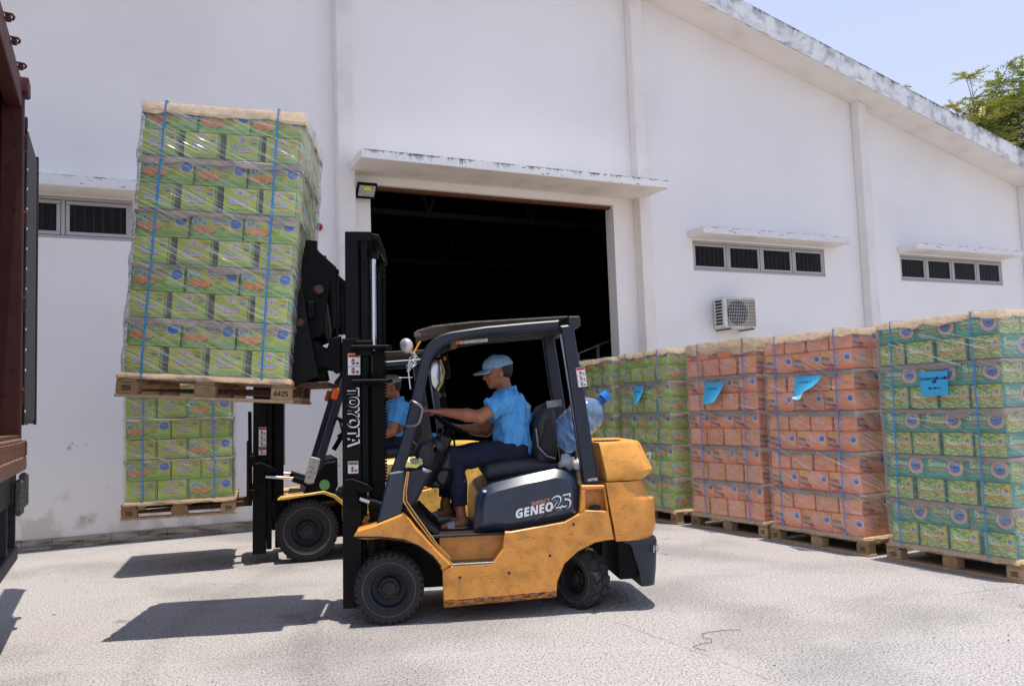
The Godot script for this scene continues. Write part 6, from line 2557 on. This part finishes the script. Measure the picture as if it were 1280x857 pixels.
	var wr := FastNoiseLite.new()
	wr.seed = 11
	wr.frequency = 7.0
	wr.fractal_octaves = 3
	f.wrinkle(wr, 0.03, Vector3(1.4, 0.7, 1.0))
	wr.frequency = 26.0
	f.wrinkle(wr, 0.009, Vector3(1.0, 0.45, 1.0))
	for q in [[shl, ell], [shr, elr]]:
		f.cut(q[0].lerp(q[1], 0.66), (q[1] - q[0]).normalized(), 0.115)
	f.cut(Vector3(0.87, 1.546, -0.5), Vector3(-0.22, 1, 0).normalized(), 0.2)
	f.cut(Vector3(0.93, 1.055, -0.5), Vector3(-0.12, -1, 0).normalized(), 0.5)
	f.net(mb)
	var sh := put(mb, "polo_shirt", M.shirt, t)
	mb = MB.new()
	mb.xf.origin = -base
	var ring := []
	for k in 21:
		var a := TAU * k / 20.0
		ring.append(Vector3(0.868 + cos(a) * 0.072, 1.538 + cos(a) * 0.018, -0.5 + sin(a) * 0.07))
	mb.tube(ring, 0.011, 7)
	put(mb, "collar", M.shirt, sh)
	mb = MB.new()
	mb.xf = Transform3D(Basis(Vector3.UP, 0.85) * Basis(Vector3.BACK, 0.1), Vector3(1.008, 1.4, -0.343) - base)
	for k in 3:
		mb.box(Vector3(0.004 * (k % 2), 0.02 - k * 0.02, 0), Vector3(0.022, 0.008, 0.004), 0.001, Basis(Vector3.BACK, 0.4 - 0.5 * k))
	var back_print := put(mb, "back_print", M.yellow_print, sh)
	back_print.set_meta("kind", "stuff")
	# trousers
	mb = MB.new()
	mb.xf.origin = -base
	f = Field.new(Vector3(0.3, 0.66, -0.78), Vector3(1.1, 1.24, -0.24), 0.011)
	f.cap(hipl, hipr, 0.105, 0.105, 0.05)
	f.cap(Vector3(0.93, 1.1, -0.5), Vector3(0.925, 1.15, -0.5), 0.1, 0.1, 0.05)
	for q in [[hipl, kneel, ankl], [hipr, kneer, ankr]]:
		f.cap(q[0], q[1], 0.098, 0.073, 0.04)
		f.cap(q[1], q[2], 0.07, 0.056, 0.03)
	wr.frequency = 9.0
	f.wrinkle(wr, 0.016)
	for q in [[kneel, ankl], [kneer, ankr]]:
		f.cut(q[0].lerp(q[1], 0.84), (q[1] - q[0]).normalized(), 0.12)
	f.net(mb)
	put(mb, "trousers", M.trousers, t)
	# sandals
	for q: Vector3 in [ankl, ankr]:
		mb = MB.new()
		mb.xf.origin = -base
		mb.xf = Transform3D(Basis(Vector3.BACK, 0.04), q + Vector3(-0.05, -0.097, 0.005) - base) * Transform3D(Basis(Vector3.RIGHT, -PI / 2), Vector3.ZERO)
		mb.prism(V2([-0.13, -0.02, -0.1, -0.045, -0.02, -0.045, 0.07, -0.035, 0.1, 0.0, 0.07, 0.035, -0.02, 0.042, -0.1, 0.045, -0.13, 0.02]), -0.012, 0.01, 0.004)
		mb.xf = Transform3D(Basis.IDENTITY, q - base)
		mb.loft([_strap(Vector3(-0.05, -0.085, 0.005), 0.042, 0.05), _strap(Vector3(-0.1, -0.085, 0.008), 0.044, 0.035)], false)
		mb.soften(50)
		put(mb, "sandal", M.sandal, t)
	return t


func _strap(c: Vector3, w: float, h: float) -> PackedVector3Array:
	var p := PackedVector3Array()
	for k in 12:
		var a := TAU * k / 12.0
		p.append(c + Vector3(0, sin(a) * h if sin(a) > 0 else 0.0, cos(a) * w))
	return p


# ---------------------------------------------------------------- things lying on the near truck
func truck_things(truck: Transform3D) -> void:
	var t := thing("water_bottle", "large blue water cooler bottle lying tilted behind the near forklift's seat", "water bottle", truck * Transform3D(Basis(Vector3.BACK, -0.86), Vector3(1.30, 1.2, -0.42)))
	var mb := MB.new()
	mb.xf = Transform3D(Basis(Vector3.RIGHT, -PI / 2), Vector3.ZERO)
	var prof := [Vector2(0.0, -0.09), Vector2(0.09, -0.1), Vector2(0.12, -0.085), Vector2(0.13, -0.06)]
	for k in 4:
		var z := -0.04 + k * 0.062
		prof.append_array([Vector2(0.132, z), Vector2(0.132, z + 0.04), Vector2(0.124, z + 0.048), Vector2(0.124, z + 0.056)])
	prof.append_array([Vector2(0.13, 0.215), Vector2(0.122, 0.255), Vector2(0.09, 0.295), Vector2(0.05, 0.322), Vector2(0.034, 0.332), Vector2(0.032, 0.36)])
	mb.lathe(prof, 36)
	mb.soften(50)
	put(mb, "bottle", M.bottle, t)
	mb = MB.new()
	mb.cyl(Vector3(0, 0.325, 0), Vector3(0, 0.375, 0), 0.036, 0.034, 20)
	put(mb, "neck_seal", M.bottle_neck, t)
	mb = MB.new()
	mb.cyl(Vector3(0, 0.375, 0), Vector3(0, 0.425, 0), 0.044, 0.04, 20)
	put(mb, "bottle_cap", M.bottle_cap, t)
	t = thing("plastic_bag", "crumpled clear plastic bag on the engine cover behind the near driver's seat", "plastic bag", truck * Transform3D(Basis.IDENTITY, Vector3(1.29, 0.97, -0.2)))
	mb = MB.new()
	noise.frequency = 12.0
	for q in [[Vector3(-0.035, 0.04, 0), Vector3(0.06, 0.05, 0.05)], [Vector3(0.05, 0.02, 0.01), Vector3(0.06, 0.035, 0.045)]]:
		mb.ball(q[0], q[1], 26)
	mb.crumple(noise, 0.045)
	mb.soften(25)
	put(mb, "bag", M.bag, t)


func _ready() -> void:
	serif = SystemFont.new()
	serif.font_names = PackedStringArray(["Droid Serif"])
	serif.font_weight = 700
	sans = SystemFont.new()
	sans.font_names = PackedStringArray(["Droid Sans"])
	sans.font_weight = 700
	noise.seed = 3
	noise.fractal_octaves = 3
	# camera
	var cam := Camera3D.new()
	cam.name = "camera"
	cam.fov = 44.8
	cam.near = 0.05
	cam.far = 400.0
	cam.transform = Transform3D(Basis(Vector3.RIGHT, 0.07786) * Basis(Vector3.BACK, -0.03536), Vector3(0, 1.4, 0))
	add_child(cam)
	cam.current = true
	# sky, sun, exposure
	var env := Environment.new()
	env.background_mode = Environment.BG_SKY
	var sky := Sky.new()
	var sm := ProceduralSkyMaterial.new()
	sm.sky_top_color = Color(0.72, 0.79, 0.98)
	sm.sky_horizon_color = Color(0.89, 0.925, 0.99)
	sm.sky_curve = 0.35
	sm.ground_bottom_color = Color(0.5, 0.48, 0.46)
	sm.ground_horizon_color = Color(0.7, 0.7, 0.7)
	sm.sun_angle_max = 1.0
	sky.sky_material = sm
	env.sky = sky
	env.background_energy_multiplier = 0.86
	env.tonemap_mode = Environment.TONE_MAPPER_LINEAR
	env.tonemap_exposure = 1.2
	env.sdfgi_enabled = true
	env.ssao_enabled = true
	env.ssil_enabled = true
	var we := WorldEnvironment.new()
	we.name = "world_environment"
	we.environment = env
	add_child(we)
	var sun := DirectionalLight3D.new()
	sun.name = "sun"
	sun.light_energy = 1.45
	sun.light_color = Color(1.0, 0.965, 0.92)
	sun.light_angular_distance = 0.5
	sun.shadow_enabled = true
	var dir := Vector3(-0.07, -1.0, -0.037).normalized()
	sun.basis = Basis.looking_at(dir, Vector3.FORWARD)
	add_child(sun)
	materials()
	# the place
	ground_and_tree()
	warehouse()
	wall_fittings()
	container()
	# the forklifts, their drivers and loads
	var near := yaw(0.10996, Vector3(-0.868, 0, -5.577))
	var far := yaw(0.297, Vector3(-2.017, 0, -8.056))
	forklift("forklift", "orange forklift in front holding a tall carton load high, blue engine cover", near, false)
	forklift("forklift", "yellow forklift further back, half hidden by the orange forklift's mast", far, true)
	person("man in blue polo and blue cap driving the orange forklift in front", near, Vector3.ZERO, M.cap_blue, true)
	person("man in blue polo and grey cap on the yellow forklift behind", far, Vector3(0.09, 0.0, 0.0), M.cap_grey, false)
	truck_things(near)
	var high := near * Transform3D(Basis(Vector3.BACK, -0.076), Vector3(-1.172, 1.522, -0.5))
	pallet_load("pallet_load", "green", "tall wrapped load of green cartons lifted high on the orange forklift", "wrapped pallet loads of drink cartons", high, {"w": 1.035, "d": 0.96, "lh": 0.178, "pw": 1.13, "pd": 1.0, "L": 0.338, "W": 0.231, "cloudy": true, "seed": 3, "stamp": "4425", "straps": [[0.135, 0.11], [0.845, 0.85]], "top_drop": 0.075, "top_vary": 0.03, "drop": 0.035, "vary": 0.05})
	var fl := yaw(0.297, Vector3(-2.67, 0, -7.86)) * Transform3D(Basis.IDENTITY, Vector3(-0.46, 0.508, -0.6))
	pallet_load("pallet_load", "green", "wrapped load of green cartons low on the yellow forklift, beneath the lifted load", "wrapped pallet loads of drink cartons", fl, {"w": 0.905, "d": 1.18, "lh": 0.183, "pw": 1.0, "pd": 1.2, "L": 0.378, "W": 0.258, "seed": 5, "mixed": true, "tiers": 3, "apron": 0.02, "straps": [[0.17, 0.16], [0.83, 0.84]], "drop": 0.012, "vary": 0.03})
	row()


func row() -> void:
	var grp := "wrapped pallet loads of drink cartons"
	# kind, right front corner on the ground, turn, label, options
	var items := [
		["green", Vector2(1.30, -10.82), 65.9, "row load of green cartons with no note, mostly behind the forklift and water bottle", {"lh": 0.182, "seed": 31, "straps": [[0.3, 0.3], [0.8, 0.8]]}],
		["green", Vector2(1.82, -9.641), 65.9, "row load of green cartons with a blue note, next to the orange loads", {"lh": 0.183, "seed": 32, "straps": [[0.17, 0.19], [0.83, 0.80]], "note": [0.50, 1.61, 0.22, 0.23, 0.45, 0.1]}],
		["orange", Vector2(2.501, -8.475), 62.5, "row load of orange cartons under a deep kraft paper top, with a blue note", {"lh": 0.184, "seed": 33, "straps": [[0.2, 0.21], [0.86, 0.84]], "side_straps": [0.55], "note": [0.48, 1.60, 0.3, 0.24, 0.4, 0.2], "top_drop": 0.13, "top_vary": 0.06}],
		["orange", Vector2(3.033, -7.336), 63.6, "row load of orange cartons with a strongly curled blue note, beside the teal load", {"lh": 0.181, "seed": 34, "top": "B", "straps": [[0.15, 0.13], [0.84, 0.84]], "side_straps": [0.55], "note": [0.57, 1.60, 0.32, 0.19, 0.7, 0.1]}],
		["teal", Vector2(3.64, -6.13), 64.4, "row load of teal and green cartons with a flat blue note", {"lh": 0.181, "seed": 35, "straps": [[0.14, 0.1], [0.82, 0.82]], "side_straps": [0.6], "note": [0.52, 1.57, 0.245, 0.19, 0.0, 0.02], "drop": 0.035, "vary": 0.05}],
		["orange", Vector2(4.72, -6.55), 64.4, "load of orange cartons behind the teal load, only its top edge showing", {"lh": 0.1835, "seed": 36, "straps": [[0.2, 0.2], [0.8, 0.8]], "top_drop": 0.08}],
	]
	for q in items:
		var a := -deg_to_rad(q[2])
		var b := Basis(Vector3.UP, a)
		var c := Vector3(q[1].x, 0, q[1].y) - b * Vector3(0.6, 0, 0.52)
		pallet_load("pallet_load", q[0], q[3], grp, Transform3D(b, c), q[4])
